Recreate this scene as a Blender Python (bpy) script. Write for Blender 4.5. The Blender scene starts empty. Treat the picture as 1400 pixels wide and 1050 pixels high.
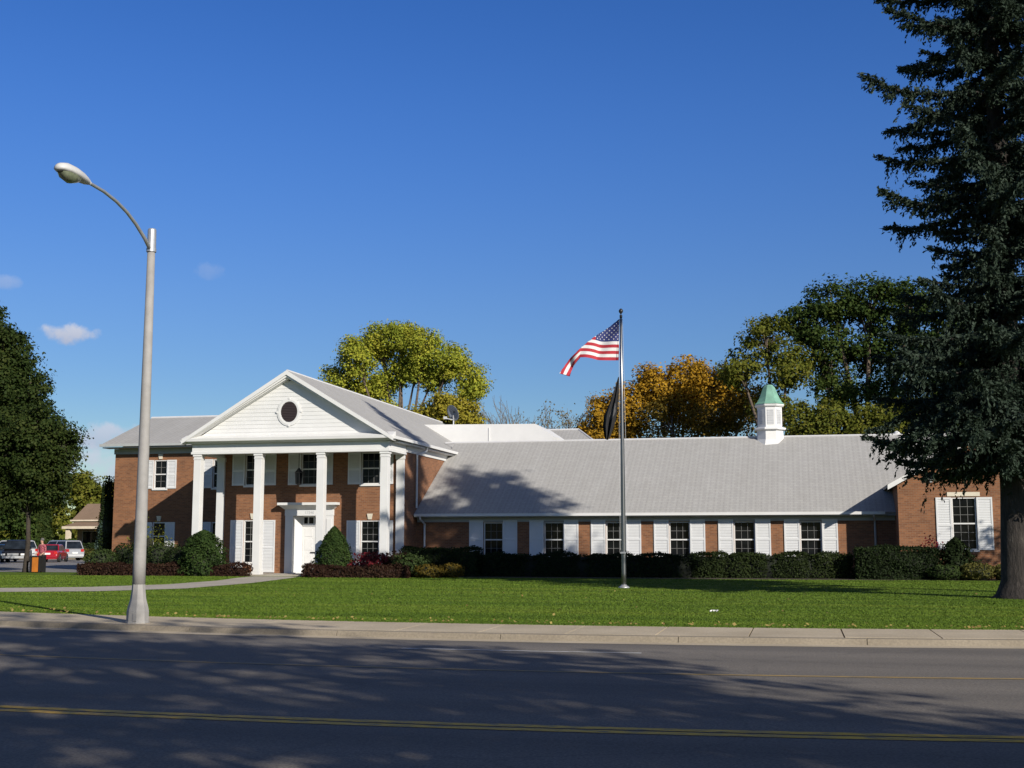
import bpy, bmesh, math, random
import numpy as np
from mathutils import Vector, Matrix, Quaternion

random.seed(7)
rng = np.random.default_rng(11)
scene = bpy.context.scene
COL = scene.collection
PI = math.pi
R = math.radians

# ------------------------------------------------------------------ sun
SUN_AZ = R(132.0)                 # clockwise from +Y
SUN_EL = R(25.0)
SUN_DIR = Vector((math.sin(SUN_AZ) * math.cos(SUN_EL), math.cos(SUN_AZ) * math.cos(SUN_EL), math.sin(SUN_EL)))

# ------------------------------------------------------------------ object helpers
def tag(o, label=None, cat=None, group=None, kind=None):
    if label: o['label'] = label
    if cat: o['category'] = cat
    if group: o['group'] = group
    if kind: o['kind'] = kind
    return o

def thing(name, label, cat, loc=(0, 0, 0), rz=0.0, group=None):
    o = bpy.data.objects.new(name, None)
    o.empty_display_size = 0.3
    COL.objects.link(o)
    o.location = loc
    o.rotation_euler = (0, 0, rz)
    return tag(o, label, cat, group)

def root_of(o):
    while o.parent is not None:
        o = o.parent
    return o

class MB:
    def __init__(self):
        self.v = []; self.f = []; self.m = []
    def add(self, vs, fs, m=0):
        k = len(self.v)
        self.v.extend([tuple(p) for p in vs])
        for f in fs:
            self.f.append(tuple(i + k for i in f)); self.m.append(m)
        return self
    def quad(self, a, b, c, d, m=0):
        return self.add([a, b, c, d], [(0, 1, 2, 3)], m)
    def box(self, x0, x1, y0, y1, z0, z1, m=0):
        vs = [(x0, y0, z0), (x1, y0, z0), (x1, y1, z0), (x0, y1, z0), (x0, y0, z1), (x1, y0, z1), (x1, y1, z1), (x0, y1, z1)]
        return self.add(vs, [(0, 3, 2, 1), (4, 5, 6, 7), (0, 1, 5, 4), (1, 2, 6, 5), (2, 3, 7, 6), (3, 0, 4, 7)], m)
    def hull(self, bottom, top, m=0):
        n = len(bottom)
        fs = [tuple(range(n - 1, -1, -1)), tuple(range(n, 2 * n))]
        fs += [(i, (i + 1) % n, n + (i + 1) % n, n + i) for i in range(n)]
        return self.add(list(bottom) + list(top), fs, m)
    def tube(self, pts, radii, n=8, m=0, cap=True):
        pts = [Vector(p) for p in pts]
        if not hasattr(radii, '__len__'): radii = [radii] * len(pts)
        rings = []
        prev = None
        for i, p in enumerate(pts):
            t = (pts[min(i + 1, len(pts) - 1)] - pts[max(i - 1, 0)]).normalized()
            if prev is None:
                a = t.orthogonal().normalized()
            else:
                a = (prev - t * prev.dot(t))
                a = a.normalized() if a.length > 1e-6 else t.orthogonal().normalized()
            prev = a
            b = t.cross(a)
            rings.append([p + (a * math.cos(2 * PI * j / n) + b * math.sin(2 * PI * j / n)) * radii[i] for j in range(n)])
        vs = [q for r in rings for q in r]
        fs = []
        for i in range(len(pts) - 1):
            for j in range(n):
                fs.append((i * n + j, i * n + (j + 1) % n, (i + 1) * n + (j + 1) % n, (i + 1) * n + j))
        if cap:
            fs.append(tuple(range(n - 1, -1, -1)))
            fs.append(tuple((len(pts) - 1) * n + j for j in range(n)))
        return self.add(vs, fs, m)
    def lathe(self, prof, n=16, c=(0, 0, 0), rot=0.0, m=0):
        vs = []; fs = []
        for r, z in prof:
            for j in range(n):
                a = 2 * PI * j / n + rot
                vs.append((c[0] + r * math.cos(a), c[1] + r * math.sin(a), c[2] + z))
        for i in range(len(prof) - 1):
            for j in range(n):
                fs.append((i * n + j, i * n + (j + 1) % n, (i + 1) * n + (j + 1) % n, (i + 1) * n + j))
        fs.append(tuple(range(n - 1, -1, -1)))
        fs.append(tuple((len(prof) - 1) * n + j for j in range(n)))
        return self.add(vs, fs, m)
    def build(self, name, mats, parent=None, local=False, smooth=False, bevel=0.0):
        if not isinstance(mats, (list, tuple)): mats = [mats]
        off = (0, 0, 0)
        if parent is not None and not local:
            off = tuple(root_of(parent).location)
        me = bpy.data.meshes.new(name)
        me.from_pydata([(p[0] - off[0], p[1] - off[1], p[2] - off[2]) for p in self.v], [], self.f)
        for mt in mats: me.materials.append(mt)
        if len(mats) > 1: me.polygons.foreach_set('material_index', self.m)
        if smooth: me.polygons.foreach_set('use_smooth', [True] * len(self.f))
        me.update()
        o = bpy.data.objects.new(name, me)
        COL.objects.link(o)
        if parent is not None: o.parent = parent
        if bevel > 0:
            b = o.modifiers.new('bevel', 'BEVEL'); b.width = bevel; b.segments = 2; b.limit_method = 'ANGLE'
        return o

def struct(name, mb, mats, **k):
    return tag(mb.build(name, mats, **k), kind='structure')

def copy_tree(o, parent=None):
    c = o.copy(); COL.objects.link(c)
    if parent is not None: c.parent = parent
    for ch in list(o.children): copy_tree(ch, c)
    return c

# ------------------------------------------------------------------ materials
def mat(name):
    m = bpy.data.materials.new(name); m.use_nodes = True
    nt = m.node_tree
    return m, nt, nt.nodes['Principled BSDF']

def N(nt, t, **kw):
    n = nt.nodes.new(t)
    for k, v in kw.items(): setattr(n, k, v)
    return n

def ramp(nt, fac, stops):
    r = N(nt, 'ShaderNodeValToRGB')
    els = r.color_ramp.elements
    while len(els) < len(stops): els.new(0.5)
    for e, (p, c) in zip(els, stops):
        e.position = p; e.color = (*c, 1)
    nt.links.new(fac, r.inputs['Fac'])
    return r.outputs['Color']

def objco(nt, scale=(1, 1, 1)):
    tc = N(nt, 'ShaderNodeTexCoord'); mp = N(nt, 'ShaderNodeMapping')
    mp.inputs['Scale'].default_value = scale
    nt.links.new(tc.outputs['Object'], mp.inputs['Vector'])
    return mp.outputs['Vector']

def noise(nt, scale, detail=4, vec=None, rough=0.55):
    n = N(nt, 'ShaderNodeTexNoise')
    n.inputs['Scale'].default_value = scale; n.inputs['Detail'].default_value = detail; n.inputs['Roughness'].default_value = rough
    if vec is None: vec = objco(nt)
    nt.links.new(vec, n.inputs['Vector'])
    return n.outputs['Fac']

def bump(nt, b, h, strength=0.3, dist=0.02):
    n = N(nt, 'ShaderNodeBump'); n.inputs['Strength'].default_value = strength; n.inputs['Distance'].default_value = dist
    nt.links.new(h, n.inputs['Height']); nt.links.new(n.outputs['Normal'], b.inputs['Normal'])

def simple(name, c, rough=0.6, metal=0.0, var=0.12, scale=3.0, spec=0.5, bmp=0.0, bscale=40):
    m, nt, b = mat(name)
    lo = tuple(max(0, x * (1 - var)) for x in c); hi = tuple(min(1, x * (1 + var)) for x in c)
    col = ramp(nt, noise(nt, scale, 5), [(0.3, lo), (0.7, hi)])
    nt.links.new(col, b.inputs['Base Color'])
    b.inputs['Roughness'].default_value = rough; b.inputs['Metallic'].default_value = metal
    b.inputs['Specular IOR Level'].default_value = spec
    if bmp: bump(nt, b, noise(nt, bscale, 3), bmp, 0.01)
    return m

def mixc(nt, fac, a, b, blend='MIX'):
    n = N(nt, 'ShaderNodeMix', data_type='RGBA', blend_type=blend)
    for sock, v in ((n.inputs[0], fac), (n.inputs[6], a), (n.inputs[7], b)):
        if isinstance(v, (int, float)): sock.default_value = v
        elif isinstance(v, tuple): sock.default_value = (*v, 1)
        else: nt.links.new(v, sock)
    return n.outputs[2]

def math_(nt, op, a, b=None, c=None, clamp=False):
    n = N(nt, 'ShaderNodeMath', operation=op, use_clamp=clamp)
    for i, v in enumerate((a, b, c)):
        if v is None: continue
        if isinstance(v, (int, float)): n.inputs[i].default_value = v
        else: nt.links.new(v, n.inputs[i])
    return n.outputs[0]

def brick_material():
    m, nt, b = mat('brick')
    tc = N(nt, 'ShaderNodeTexCoord'); sp = N(nt, 'ShaderNodeSeparateXYZ')
    nt.links.new(tc.outputs['Object'], sp.inputs[0])
    u = math_(nt, 'ADD', sp.outputs[0], sp.outputs[1])
    cb = N(nt, 'ShaderNodeCombineXYZ'); nt.links.new(u, cb.inputs[0]); nt.links.new(sp.outputs[2], cb.inputs[1])
    br = N(nt, 'ShaderNodeTexBrick')
    nt.links.new(cb.outputs[0], br.inputs['Vector'])
    br.inputs['Scale'].default_value = 1.0
    br.inputs['Brick Width'].default_value = 0.22; br.inputs['Row Height'].default_value = 0.078
    br.inputs['Mortar Size'].default_value = 0.007; br.inputs['Mortar Smooth'].default_value = 0.2
    br.inputs['Color1'].default_value = (0.25, 0.105, 0.045, 1)
    br.inputs['Color2'].default_value = (0.155, 0.062, 0.028, 1)
    br.inputs['Mortar'].default_value = (0.215, 0.148, 0.10, 1)
    br.inputs['Bias'].default_value = -0.1
    big = noise(nt, 0.7, 5)
    f = ramp(nt, big, [(0.3, (0.82, 0.82, 0.82)), (0.7, (1.12, 1.1, 1.06))])
    nt.links.new(mixc(nt, 1.0, br.outputs['Color'], f, 'MULTIPLY'), b.inputs['Base Color'])
    b.inputs['Roughness'].default_value = 0.88
    bump(nt, b, br.outputs['Fac'], -0.35, 0.008)
    return m

def roof_material(name, base, seam='x'):
    m, nt, b = mat(name)
    tc = N(nt, 'ShaderNodeTexCoord'); sp = N(nt, 'ShaderNodeSeparateXYZ')
    nt.links.new(tc.outputs['Object'], sp.inputs[0])
    ax, ay = (0, 1) if seam == 'x' else (1, 0)
    cb = N(nt, 'ShaderNodeCombineXYZ'); nt.links.new(sp.outputs[ax], cb.inputs[0]); nt.links.new(sp.outputs[ay], cb.inputs[1])
    br = N(nt, 'ShaderNodeTexBrick'); nt.links.new(cb.outputs[0], br.inputs['Vector'])
    br.inputs['Scale'].default_value = 1.0; br.inputs['Brick Width'].default_value = 0.30; br.inputs['Row Height'].default_value = 0.16
    br.inputs['Mortar Size'].default_value = 0.012; br.inputs['Mortar Smooth'].default_value = 0.3
    br.inputs['Color1'].default_value = (*[c * 1.04 for c in base], 1); br.inputs['Color2'].default_value = (*[c * 0.95 for c in base], 1)
    br.inputs['Mortar'].default_value = (*[c * 0.78 for c in base], 1)
    w = N(nt, 'ShaderNodeTexWave'); w.inputs['Scale'].default_value = 1.25; w.inputs['Distortion'].default_value = 0.25; w.inputs['Detail'].default_value = 1
    w.bands_direction = 'X' if seam == 'x' else 'Y'
    nt.links.new(tc.outputs['Object'], w.inputs['Vector'])
    streak = ramp(nt, w.outputs['Fac'], [(0.0, (0.95,) * 3), (1.0, (1.04,) * 3)])
    vec = objco(nt, (1.3, 0.22, 0.3) if seam == 'x' else (0.22, 1.3, 0.3))
    weather = ramp(nt, noise(nt, 1.0, 6, vec), [(0.25, (0.94, 0.935, 0.93)), (0.75, (1.04, 1.04, 1.045))])
    c = mixc(nt, 1.0, mixc(nt, 1.0, br.outputs['Color'], streak, 'MULTIPLY'), weather, 'MULTIPLY')
    nt.links.new(c, b.inputs['Base Color'])
    b.inputs['Roughness'].default_value = 0.8
    bump(nt, b, br.outputs['Fac'], -0.4, 0.012)
    return m

def leaf_material(name, stops, trans=0.3):
    m, nt, b = mat(name)
    nt.nodes.remove(b)
    g = N(nt, 'ShaderNodeNewGeometry')
    big = noise(nt, 0.45, 2)
    fac = math_(nt, 'ADD', math_(nt, 'MULTIPLY', g.outputs['Random Per Island'], 0.6), math_(nt, 'MULTIPLY', math_(nt, 'SUBTRACT', big, 0.3, None, True), 1.0), None, True)
    k = len(stops)
    c = ramp(nt, fac, [(0.08 + 0.84 * i / max(1, k - 1), s) for i, s in enumerate(stops)])
    d = N(nt, 'ShaderNodeBsdfPrincipled'); d.inputs['Roughness'].default_value = 0.65; d.inputs['Specular IOR Level'].default_value = 0.1
    t = N(nt, 'ShaderNodeBsdfTranslucent')
    nt.links.new(c, d.inputs['Base Color']); nt.links.new(c, t.inputs['Color'])
    mx = N(nt, 'ShaderNodeMixShader'); mx.inputs[0].default_value = trans
    nt.links.new(d.outputs[0], mx.inputs[1]); nt.links.new(t.outputs[0], mx.inputs[2])
    nt.links.new(mx.outputs[0], nt.nodes['Material Output'].inputs['Surface'])
    return m

M = {}
M['brick'] = brick_material()
M['white'] = simple('white_paint', (0.65, 0.65, 0.64), 0.55, var=0.04, scale=1.2)
M['shutter'] = simple('shutter_paint', (0.62, 0.63, 0.635), 0.5, var=0.03)
M['trimgrey'] = simple('shaded_white_trim', (0.36, 0.375, 0.375), 0.6, var=0.06)  # white trim greyed to carry the shade under eaves and porch ceiling
M['muntin'] = simple('shaded_glazing_bar', (0.16, 0.16, 0.155), 0.7)  # bars darkened in colour for the shade deep in the window recess
M['roof_x'] = roof_material('shingle_roof', (0.355, 0.35, 0.338), 'x')
M['roof_y'] = roof_material('shingle_roof_side', (0.355, 0.35, 0.338), 'y')
M['ridge'] = simple('ridge_cap', (0.55, 0.55, 0.56), 0.7, var=0.06)
M['cream'] = simple('limestone', (0.62, 0.57, 0.46), 0.8)
M['copper'] = simple('green_copper', (0.15, 0.31, 0.235), 0.65, var=0.22, scale=2.5)
M['louver'] = simple('louvre_grey', (0.46, 0.47, 0.48), 0.6)
M['black'] = simple('black_metal', (0.015, 0.015, 0.016), 0.45)
M['darkred'] = simple('dark_louvre', (0.03, 0.02, 0.02), 0.6)
M['steel'] = simple('galvanised_steel', (0.42, 0.43, 0.44), 0.42, metal=0.55, var=0.1, scale=6)
M['polepaint'] = simple('lamp_post_concrete', (0.285, 0.275, 0.262), 0.75, var=0.10, scale=5, bmp=0.25, bscale=60)
M['flagpole'] = simple('satin_aluminium', (0.2, 0.205, 0.21), 0.32, metal=0.9, var=0.06)
M['lens'] = simple('lamp_glass', (0.16, 0.18, 0.12), 0.12, var=0.25, scale=14)
M['rubber'] = simple('tyre_rubber', (0.015, 0.015, 0.015), 0.85)
M['alloy'] = simple('alloy_wheel', (0.45, 0.45, 0.46), 0.35, metal=0.8)
M['plate'] = simple('plate_white', (0.75, 0.75, 0.73), 0.5)
M['redlens'] = simple('tail_lamp_red', (0.45, 0.02, 0.02), 0.2)
M['clearlens'] = simple('lamp_clear', (0.7, 0.7, 0.68), 0.15)
def glass_mat(name, c=(0.006, 0.007, 0.008)):
    m, nt, b = mat(name)
    col = ramp(nt, noise(nt, 1.3, 3), [(0.35, tuple(x * 0.6 for x in c)), (0.7, tuple(x * 1.8 for x in c))])
    nt.links.new(col, b.inputs['Base Color'])
    b.inputs['Roughness'].default_value = 0.06; b.inputs['Specular IOR Level'].default_value = 0.12
    bump(nt, b, noise(nt, 1.6, 2), 0.06, 0.02)
    return m
M['glass'] = glass_mat('window_glass')
M['carglass'] = glass_mat('car_glass', (0.012, 0.016, 0.022))
def paint(name, c):
    m = simple(name, c, 0.28, var=0.05)
    m.node_tree.nodes['Principled BSDF'].inputs['Coat Weight'].default_value = 0.6
    m.node_tree.nodes['Principled BSDF'].inputs['Coat Roughness'].default_value = 0.08
    return m
M['bark'] = simple('bark', (0.10, 0.075, 0.055), 0.95, var=0.45, scale=7, bmp=0.8, bscale=14)
M['barkdark'] = simple('dark_bark', (0.035, 0.027, 0.02), 0.95, var=0.4, scale=7)
M['barkgrey'] = simple('grey_twigs', (0.16, 0.135, 0.11), 0.95, var=0.3, scale=6)

# ground materials
def asphalt_mat(name, c, tyre=False):
    m, nt, b = mat(name)
    fine = ramp(nt, noise(nt, 38, 4, None, 0.7), [(0.3, tuple(x * 0.5 for x in c)), (0.72, tuple(x * 1.55 for x in c))])
    big = ramp(nt, noise(nt, 1.0, 6, objco(nt, (0.035, 0.8, 1))), [(0.3, (0.74,) * 3), (0.7, (1.2, 1.19, 1.18))])
    col = mixc(nt, 1.0, fine, big, 'MULTIPLY')
    v = N(nt, 'ShaderNodeTexVoronoi', feature='DISTANCE_TO_EDGE'); v.inputs['Scale'].default_value = 0.16
    wv = N(nt, 'ShaderNodeVectorMath', operation='ADD')
    nz = N(nt, 'ShaderNodeTexNoise'); nz.inputs['Scale'].default_value = 0.9; nz.inputs['Detail'].default_value = 5
    oc = objco(nt)
    nt.links.new(oc, nz.inputs['Vector']); nt.links.new(oc, wv.inputs[0]); nt.links.new(nz.outputs['Color'], wv.inputs[1])
    nt.links.new(wv.outputs[0], v.inputs['Vector'])
    crack = ramp(nt, v.outputs['Distance'], [(0.0, (0.45,) * 3), (0.006, (1.0,) * 3)])
    col = mixc(nt, 0.3, col, mixc(nt, 1.0, col, crack, 'MULTIPLY'))
    nt.links.new(col, b.inputs['Base Color'])
    b.inputs['Roughness'].default_value = 0.82
    bump(nt, b, noise(nt, 90, 2), 0.5, 0.008)
    return m
M['asphalt'] = asphalt_mat('asphalt', (0.148, 0.132, 0.112))
M['lot'] = asphalt_mat('parking_asphalt', (0.20, 0.19, 0.18))
def concrete_mat(name, c):
    m, nt, b = mat(name)
    fine = ramp(nt, noise(nt, 28, 4), [(0.3, tuple(x * 0.82 for x in c)), (0.7, tuple(x * 1.15 for x in c))])
    big = ramp(nt, noise(nt, 0.8, 6), [(0.3, (0.84, 0.83, 0.81)), (0.7, (1.1, 1.1, 1.1))])
    nt.links.new(mixc(nt, 1.0, fine, big, 'MULTIPLY'), b.inputs['Base Color'])
    b.inputs['Roughness'].default_value = 0.9
    bump(nt, b, noise(nt, 60, 3), 0.3, 0.006)
    return m
M['concrete'] = concrete_mat('concrete', (0.44, 0.37, 0.265))
M['curb'] = concrete_mat('kerb_concrete', (0.235, 0.2, 0.15))
M['walk'] = concrete_mat('walk_concrete', (0.38, 0.345, 0.29))
def line_mat(name, c):
    m, nt, b = mat(name)
    wear = ramp(nt, noise(nt, 9, 6, objco(nt, (0.5, 1.4, 1)), 0.7), [(0.33, (0.16, 0.14, 0.10)), (0.56, c)])
    nt.links.new(wear, b.inputs['Base Color']); b.inputs['Roughness'].default_value = 0.7
    return m
M['yellow'] = line_mat('yellow_road_paint', (0.86, 0.5, 0.03))
M['yellow_old'] = line_mat('worn_yellow_paint', (0.36, 0.24, 0.07))
M['wline'] = line_mat('white_road_paint', (0.55, 0.55, 0.53))
def grass_ground(name, a, b_, c):
    m, nt, b = mat(name)
    v = objco(nt, (0.10, 1.0, 1.0))
    col = ramp(nt, noise(nt, 0.75, 6, v), [(0.3, a), (0.5, b_), (0.72, c)])
    fine = ramp(nt, noise(nt, 22, 4), [(0.25, (0.82,) * 3), (0.75, (1.15,) * 3)])
    nt.links.new(mixc(nt, 1.0, col, fine, 'MULTIPLY'), b.inputs['Base Color'])
    b.inputs['Roughness'].default_value = 0.9
    b.inputs['Specular IOR Level'].default_value = 0.1
    bump(nt, b, noise(nt, 70, 3), 0.4, 0.02)
    return m
M['lawn'] = grass_ground('lawn_turf', (0.060, 0.100, 0.009), (0.082, 0.132, 0.012), (0.118, 0.156, 0.018))
M['soil'] = grass_ground('far_ground', (0.06, 0.075, 0.03), (0.07, 0.085, 0.03), (0.09, 0.095, 0.04))
def blade_material():
    m, nt, b = mat('grass_blade')
    g = N(nt, 'ShaderNodeNewGeometry')
    col = ramp(nt, noise(nt, 0.75, 6, objco(nt, (0.10, 1.0, 1.0))), [(0.3, (0.062, 0.106, 0.010)), (0.5, (0.086, 0.142, 0.013)), (0.72, (0.126, 0.168, 0.020))])
    f = ramp(nt, g.outputs['Random Per Island'], [(0.0, (0.93, 0.94, 0.93)), (0.96, (1.07, 1.07, 1.07)), (1.0, (1.25, 1.18, 1.2))])
    nt.links.new(mixc(nt, 1.0, col, f, 'MULTIPLY'), b.inputs['Base Color']); b.inputs['Roughness'].default_value = 0.7; b.inputs['Specular IOR Level'].default_value = 0.2
    return m
M['blade'] = blade_material()
M['fallen'] = leaf_material('fallen_leaf', [(0.22, 0.15, 0.05), (0.34, 0.27, 0.09), (0.16, 0.10, 0.045)], 0.2)
M['mulch'] = simple('bed_mulch', (0.05, 0.035, 0.025), 0.95, var=0.4, scale=12, bmp=0.6)

# ------------------------------------------------------------------ camera
cam = bpy.data.cameras.new('camera')
cam.sensor_width = 36.0; cam.lens = 1700.0 / 1400.0 * 36.0
cam.clip_end = 6000; cam.clip_start = 0.1
co = bpy.data.objects.new('camera', cam); COL.objects.link(co)
TH = math.atan((742.5 - 525) / 1700.0)
co.location = (0, 0, 1.55)
co.rotation_euler = (PI / 2 + TH, 0, R(13.0))
scene.camera = co
scene.render.resolution_x = 1024; scene.render.resolution_y = 768

# pixel of the photograph -> direction (used only for where the clouds are in the sky)
def sky_dir(x, y):
    q = co.rotation_euler.to_matrix()
    return (q @ Vector((x - 700, 525 - y, -1700.0))).normalized()

# ------------------------------------------------------------------ sky and sun
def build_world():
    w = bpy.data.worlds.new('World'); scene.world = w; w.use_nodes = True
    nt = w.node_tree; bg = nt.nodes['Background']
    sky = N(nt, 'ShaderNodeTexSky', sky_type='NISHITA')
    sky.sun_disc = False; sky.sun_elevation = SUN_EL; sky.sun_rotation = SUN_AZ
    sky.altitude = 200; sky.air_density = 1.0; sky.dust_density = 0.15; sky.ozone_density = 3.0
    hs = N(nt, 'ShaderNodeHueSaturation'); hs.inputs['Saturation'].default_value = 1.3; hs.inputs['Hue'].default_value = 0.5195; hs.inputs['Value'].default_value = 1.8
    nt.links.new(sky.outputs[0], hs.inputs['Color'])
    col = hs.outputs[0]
    tc = N(nt, 'ShaderNodeTexCoord')
    # more saturated low down; unseen overhead sky greyed and dimmed to cut fill light
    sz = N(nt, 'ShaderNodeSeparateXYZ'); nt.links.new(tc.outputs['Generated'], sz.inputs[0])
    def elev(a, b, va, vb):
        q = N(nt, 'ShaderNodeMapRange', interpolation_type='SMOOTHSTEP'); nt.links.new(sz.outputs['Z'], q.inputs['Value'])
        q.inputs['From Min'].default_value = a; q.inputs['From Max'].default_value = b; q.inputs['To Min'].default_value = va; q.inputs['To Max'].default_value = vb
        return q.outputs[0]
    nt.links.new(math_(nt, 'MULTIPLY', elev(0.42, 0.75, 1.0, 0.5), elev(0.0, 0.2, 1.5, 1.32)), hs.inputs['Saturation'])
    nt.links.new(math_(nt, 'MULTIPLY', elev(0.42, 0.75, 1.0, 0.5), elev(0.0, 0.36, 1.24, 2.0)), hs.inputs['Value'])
    # a few small clouds, each a soft noisy patch of sky at its own direction
    clouds = [(93, 456, 44, 17, 1.0), (150, 596, 80, 22, 0.8), (60, 650, 190, 46, 0.75), (288, 370, 26, 14, 0.16), (8, 385, 26, 12, 0.3), (760, 600, 120, 20, 0.2)]
    for (x, y, a, b, dens) in clouds:
        c = sky_dir(x, y); e1 = Vector((-c.y, c.x, 0)).normalized() * -1; e2 = c.cross(e1).normalized()
        if e2.z < 0: e2 = -e2
        sa = a / 1700.0; sb = b / 1700.0
        def dot(v, k):
            n = N(nt, 'ShaderNodeVectorMath', operation='DOT_PRODUCT'); nt.links.new(tc.outputs['Generated'], n.inputs[0]); n.inputs[1].default_value = v
            return math_(nt, 'DIVIDE', n.outputs['Value'], k)
        da = dot(e1, sa); db = math_(nt, 'SUBTRACT', dot(e2, sb), 0.0)
        r2 = math_(nt, 'ADD', math_(nt, 'MULTIPLY', da, da), math_(nt, 'MULTIPLY', db, db))
        front = N(nt, 'ShaderNodeVectorMath', operation='DOT_PRODUCT'); nt.links.new(tc.outputs['Generated'], front.inputs[0]); front.inputs[1].default_value = c
        nz = noise(nt, 55, 5, tc.outputs['Generated'], 0.6)
        v = math_(nt, 'ADD', math_(nt, 'SUBTRACT', 0.62, math_(nt, 'MULTIPLY', r2, 0.8)), math_(nt, 'MULTIPLY', math_(nt, 'SUBTRACT', nz, 0.5), 2.2))
        mr = N(nt, 'ShaderNodeMapRange', interpolation_type='SMOOTHSTEP')
        nt.links.new(v, mr.inputs['Value']); mr.inputs['From Min'].default_value = 0.0; mr.inputs['From Max'].default_value = 0.75
        msk = math_(nt, 'MULTIPLY', math_(nt, 'MULTIPLY', mr.outputs[0], dens), math_(nt, 'GREATER_THAN', front.outputs['Value'], 0.5))
        shade = ramp(nt, math_(nt, 'MULTIPLY_ADD', db, 0.35, 0.5), [(0.1, (6.4, 7.4, 10.0)), (0.8, (10.2, 10.8, 12.6))])
        col = mixc(nt, msk, col, shade)
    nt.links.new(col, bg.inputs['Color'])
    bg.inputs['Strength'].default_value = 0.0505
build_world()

sl = bpy.data.lights.new('sun', 'SUN'); sl.energy = 5.0; sl.angle = R(0.53); sl.color = (1.0, 0.93, 0.82)
so = bpy.data.objects.new('sun', sl); COL.objects.link(so)
so.rotation_euler = SUN_DIR.to_track_quat('Z', 'Y').to_euler()
so.location = (30, -30, 30)
scene.view_settings.view_transform = 'Standard'; scene.view_settings.look = 'None'
scene.view_settings.exposure = 0.25; scene.view_settings.gamma = 1.0; scene.view_settings.use_curve_mapping = False

# ------------------------------------------------------------------ ground, road
def bow(x):                      # the street bends very gently
    d = max(-15.0, min(15.0, x + 4.0))
    e = abs(x + 4.0) - 15.0
    return 0.0095 * d * d + (0.05 * e * math.exp(-max(e, 0) / 40.0) if e > 0 else 0.0)

def xs_range(a, b, fine=1.0):
    out = []; x = a
    while x < b:
        out.append(x); x += fine if -40 < x < 40 else 12.0
    out.append(b); return out

def strip(mb, ya, yb, z, x0=-220, x1=220, m=0, zb=None):
    xs = xs_range(x0, x1)
    for i in range(len(xs) - 1):
        a, b = xs[i], xs[i + 1]
        mb.quad((a, ya + bow(a), z), (b, ya + bow(b), z), (b, yb + bow(b), z if zb is None else zb), (a, yb + bow(a), z if zb is None else zb), m)

Y_LAWN, Y_CURB = 23.45, 21.2
ROAD = -0.10
g = MB(); g.box(-2500, 2500, -1500, 3500, -1.2, -0.112); struct('ground', g, M['soil'])
g = MB(); strip(g, 0.6, Y_CURB, ROAD); struct('road', g, M['asphalt'])
g = MB(); strip(g, 0.6, -0.0, 0.0)
g = MB(); strip(g, -30, 0.45, 0.0); strip(g, 0.45, 0.6, 0.0, zb=0.0)
xs = xs_range(-220, 220)
for i in range(len(xs) - 1):
    a, b = xs[i], xs[i + 1]
    g.quad((a, 0.6 + bow(a), ROAD - .004), (b, 0.6 + bow(b), ROAD - .004), (b, 0.6 + bow(b), 0), (a, 0.6 + bow(a), 0))
struct('near_verge', g, M['lawn'])
# kerb and pavement in slabs with open joints
g = MB(); k = MB()
cuts = [-220.0] + [x for x in np.arange(-62.9, 60, 1.55)] + [220.0]
for i in range(len(cuts) - 1):
    a, b = cuts[i] + 0.012, cuts[i + 1] - 0.012
    sub = [a, b] if b - a < 3 else xs_range(a, b)
    tilt = random.uniform(-0.006, 0.006)
    for a_, b_ in zip(sub[:-1], sub[1:]):
        ya, yb = Y_CURB + 0.17, Y_LAWN + 0.05
        P = lambda x, y, z: (x, y + bow(x), z)
        g.hull([P(a_, ya, ROAD - .005), P(b_, ya, ROAD - .005), P(b_, yb, ROAD - .005), P(a_, yb, ROAD - .005)],
               [P(a_, ya, 0.006 + tilt), P(b_, ya, 0.006 + tilt), P(b_, yb, 0.012), P(a_, yb, 0.012)])
cuts = [-220.0] + [x for x in np.arange(-60, 60, 3.05)] + [220.0]
for i in range(len(cuts) - 1):
    a, b = cuts[i] + 0.006, cuts[i + 1] - 0.006
    sub = xs_range(a, b)
    for a_, b_ in zip(sub[:-1], sub[1:]):
        P = lambda x, y, z: (x, y + bow(x), z)
        k.hull([P(a_, Y_CURB - 0.04, ROAD - .006), P(b_, Y_CURB - 0.04, ROAD - .006), P(b_, Y_CURB + 0.155, ROAD - .006), P(a_, Y_CURB + 0.155, ROAD - .006)],
               [P(a_, Y_CURB + 0.02, -0.005), P(b_, Y_CURB + 0.02, -0.005), P(b_, Y_CURB + 0.155, 0.004), P(a_, Y_CURB + 0.155, 0.004)])
struct('sidewalk', g, M['concrete']); struct('kerb', k, M['curb'])
g = MB(); strip(g, Y_CURB - 0.5, Y_CURB - 0.03, ROAD + .004); struct('gutter', g, M['concrete'])
g = MB(); strip(g, 11.02, 11.17, ROAD + .004); strip(g, 11.23, 11.38, ROAD + .004); struct('yellow_centre_line', g, M['yellow'])
g = MB(); strip(g, 16.07, 16.19, ROAD + .004); struct('worn_yellow_line', g, M['yellow_old'])
g = MB(); strip(g, 19.0, 19.12, ROAD + .004, -6.2, -2.4); strip(g, 19.0, 19.12, ROAD + .004, -18.4, -14.7); strip(g, 19.0, 19.12, ROAD + .004, 6.0, 9.7)
struct('white_lane_dashes', g, M['wline'])
g = MB()
xs = xs_range(-220, 220)
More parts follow.
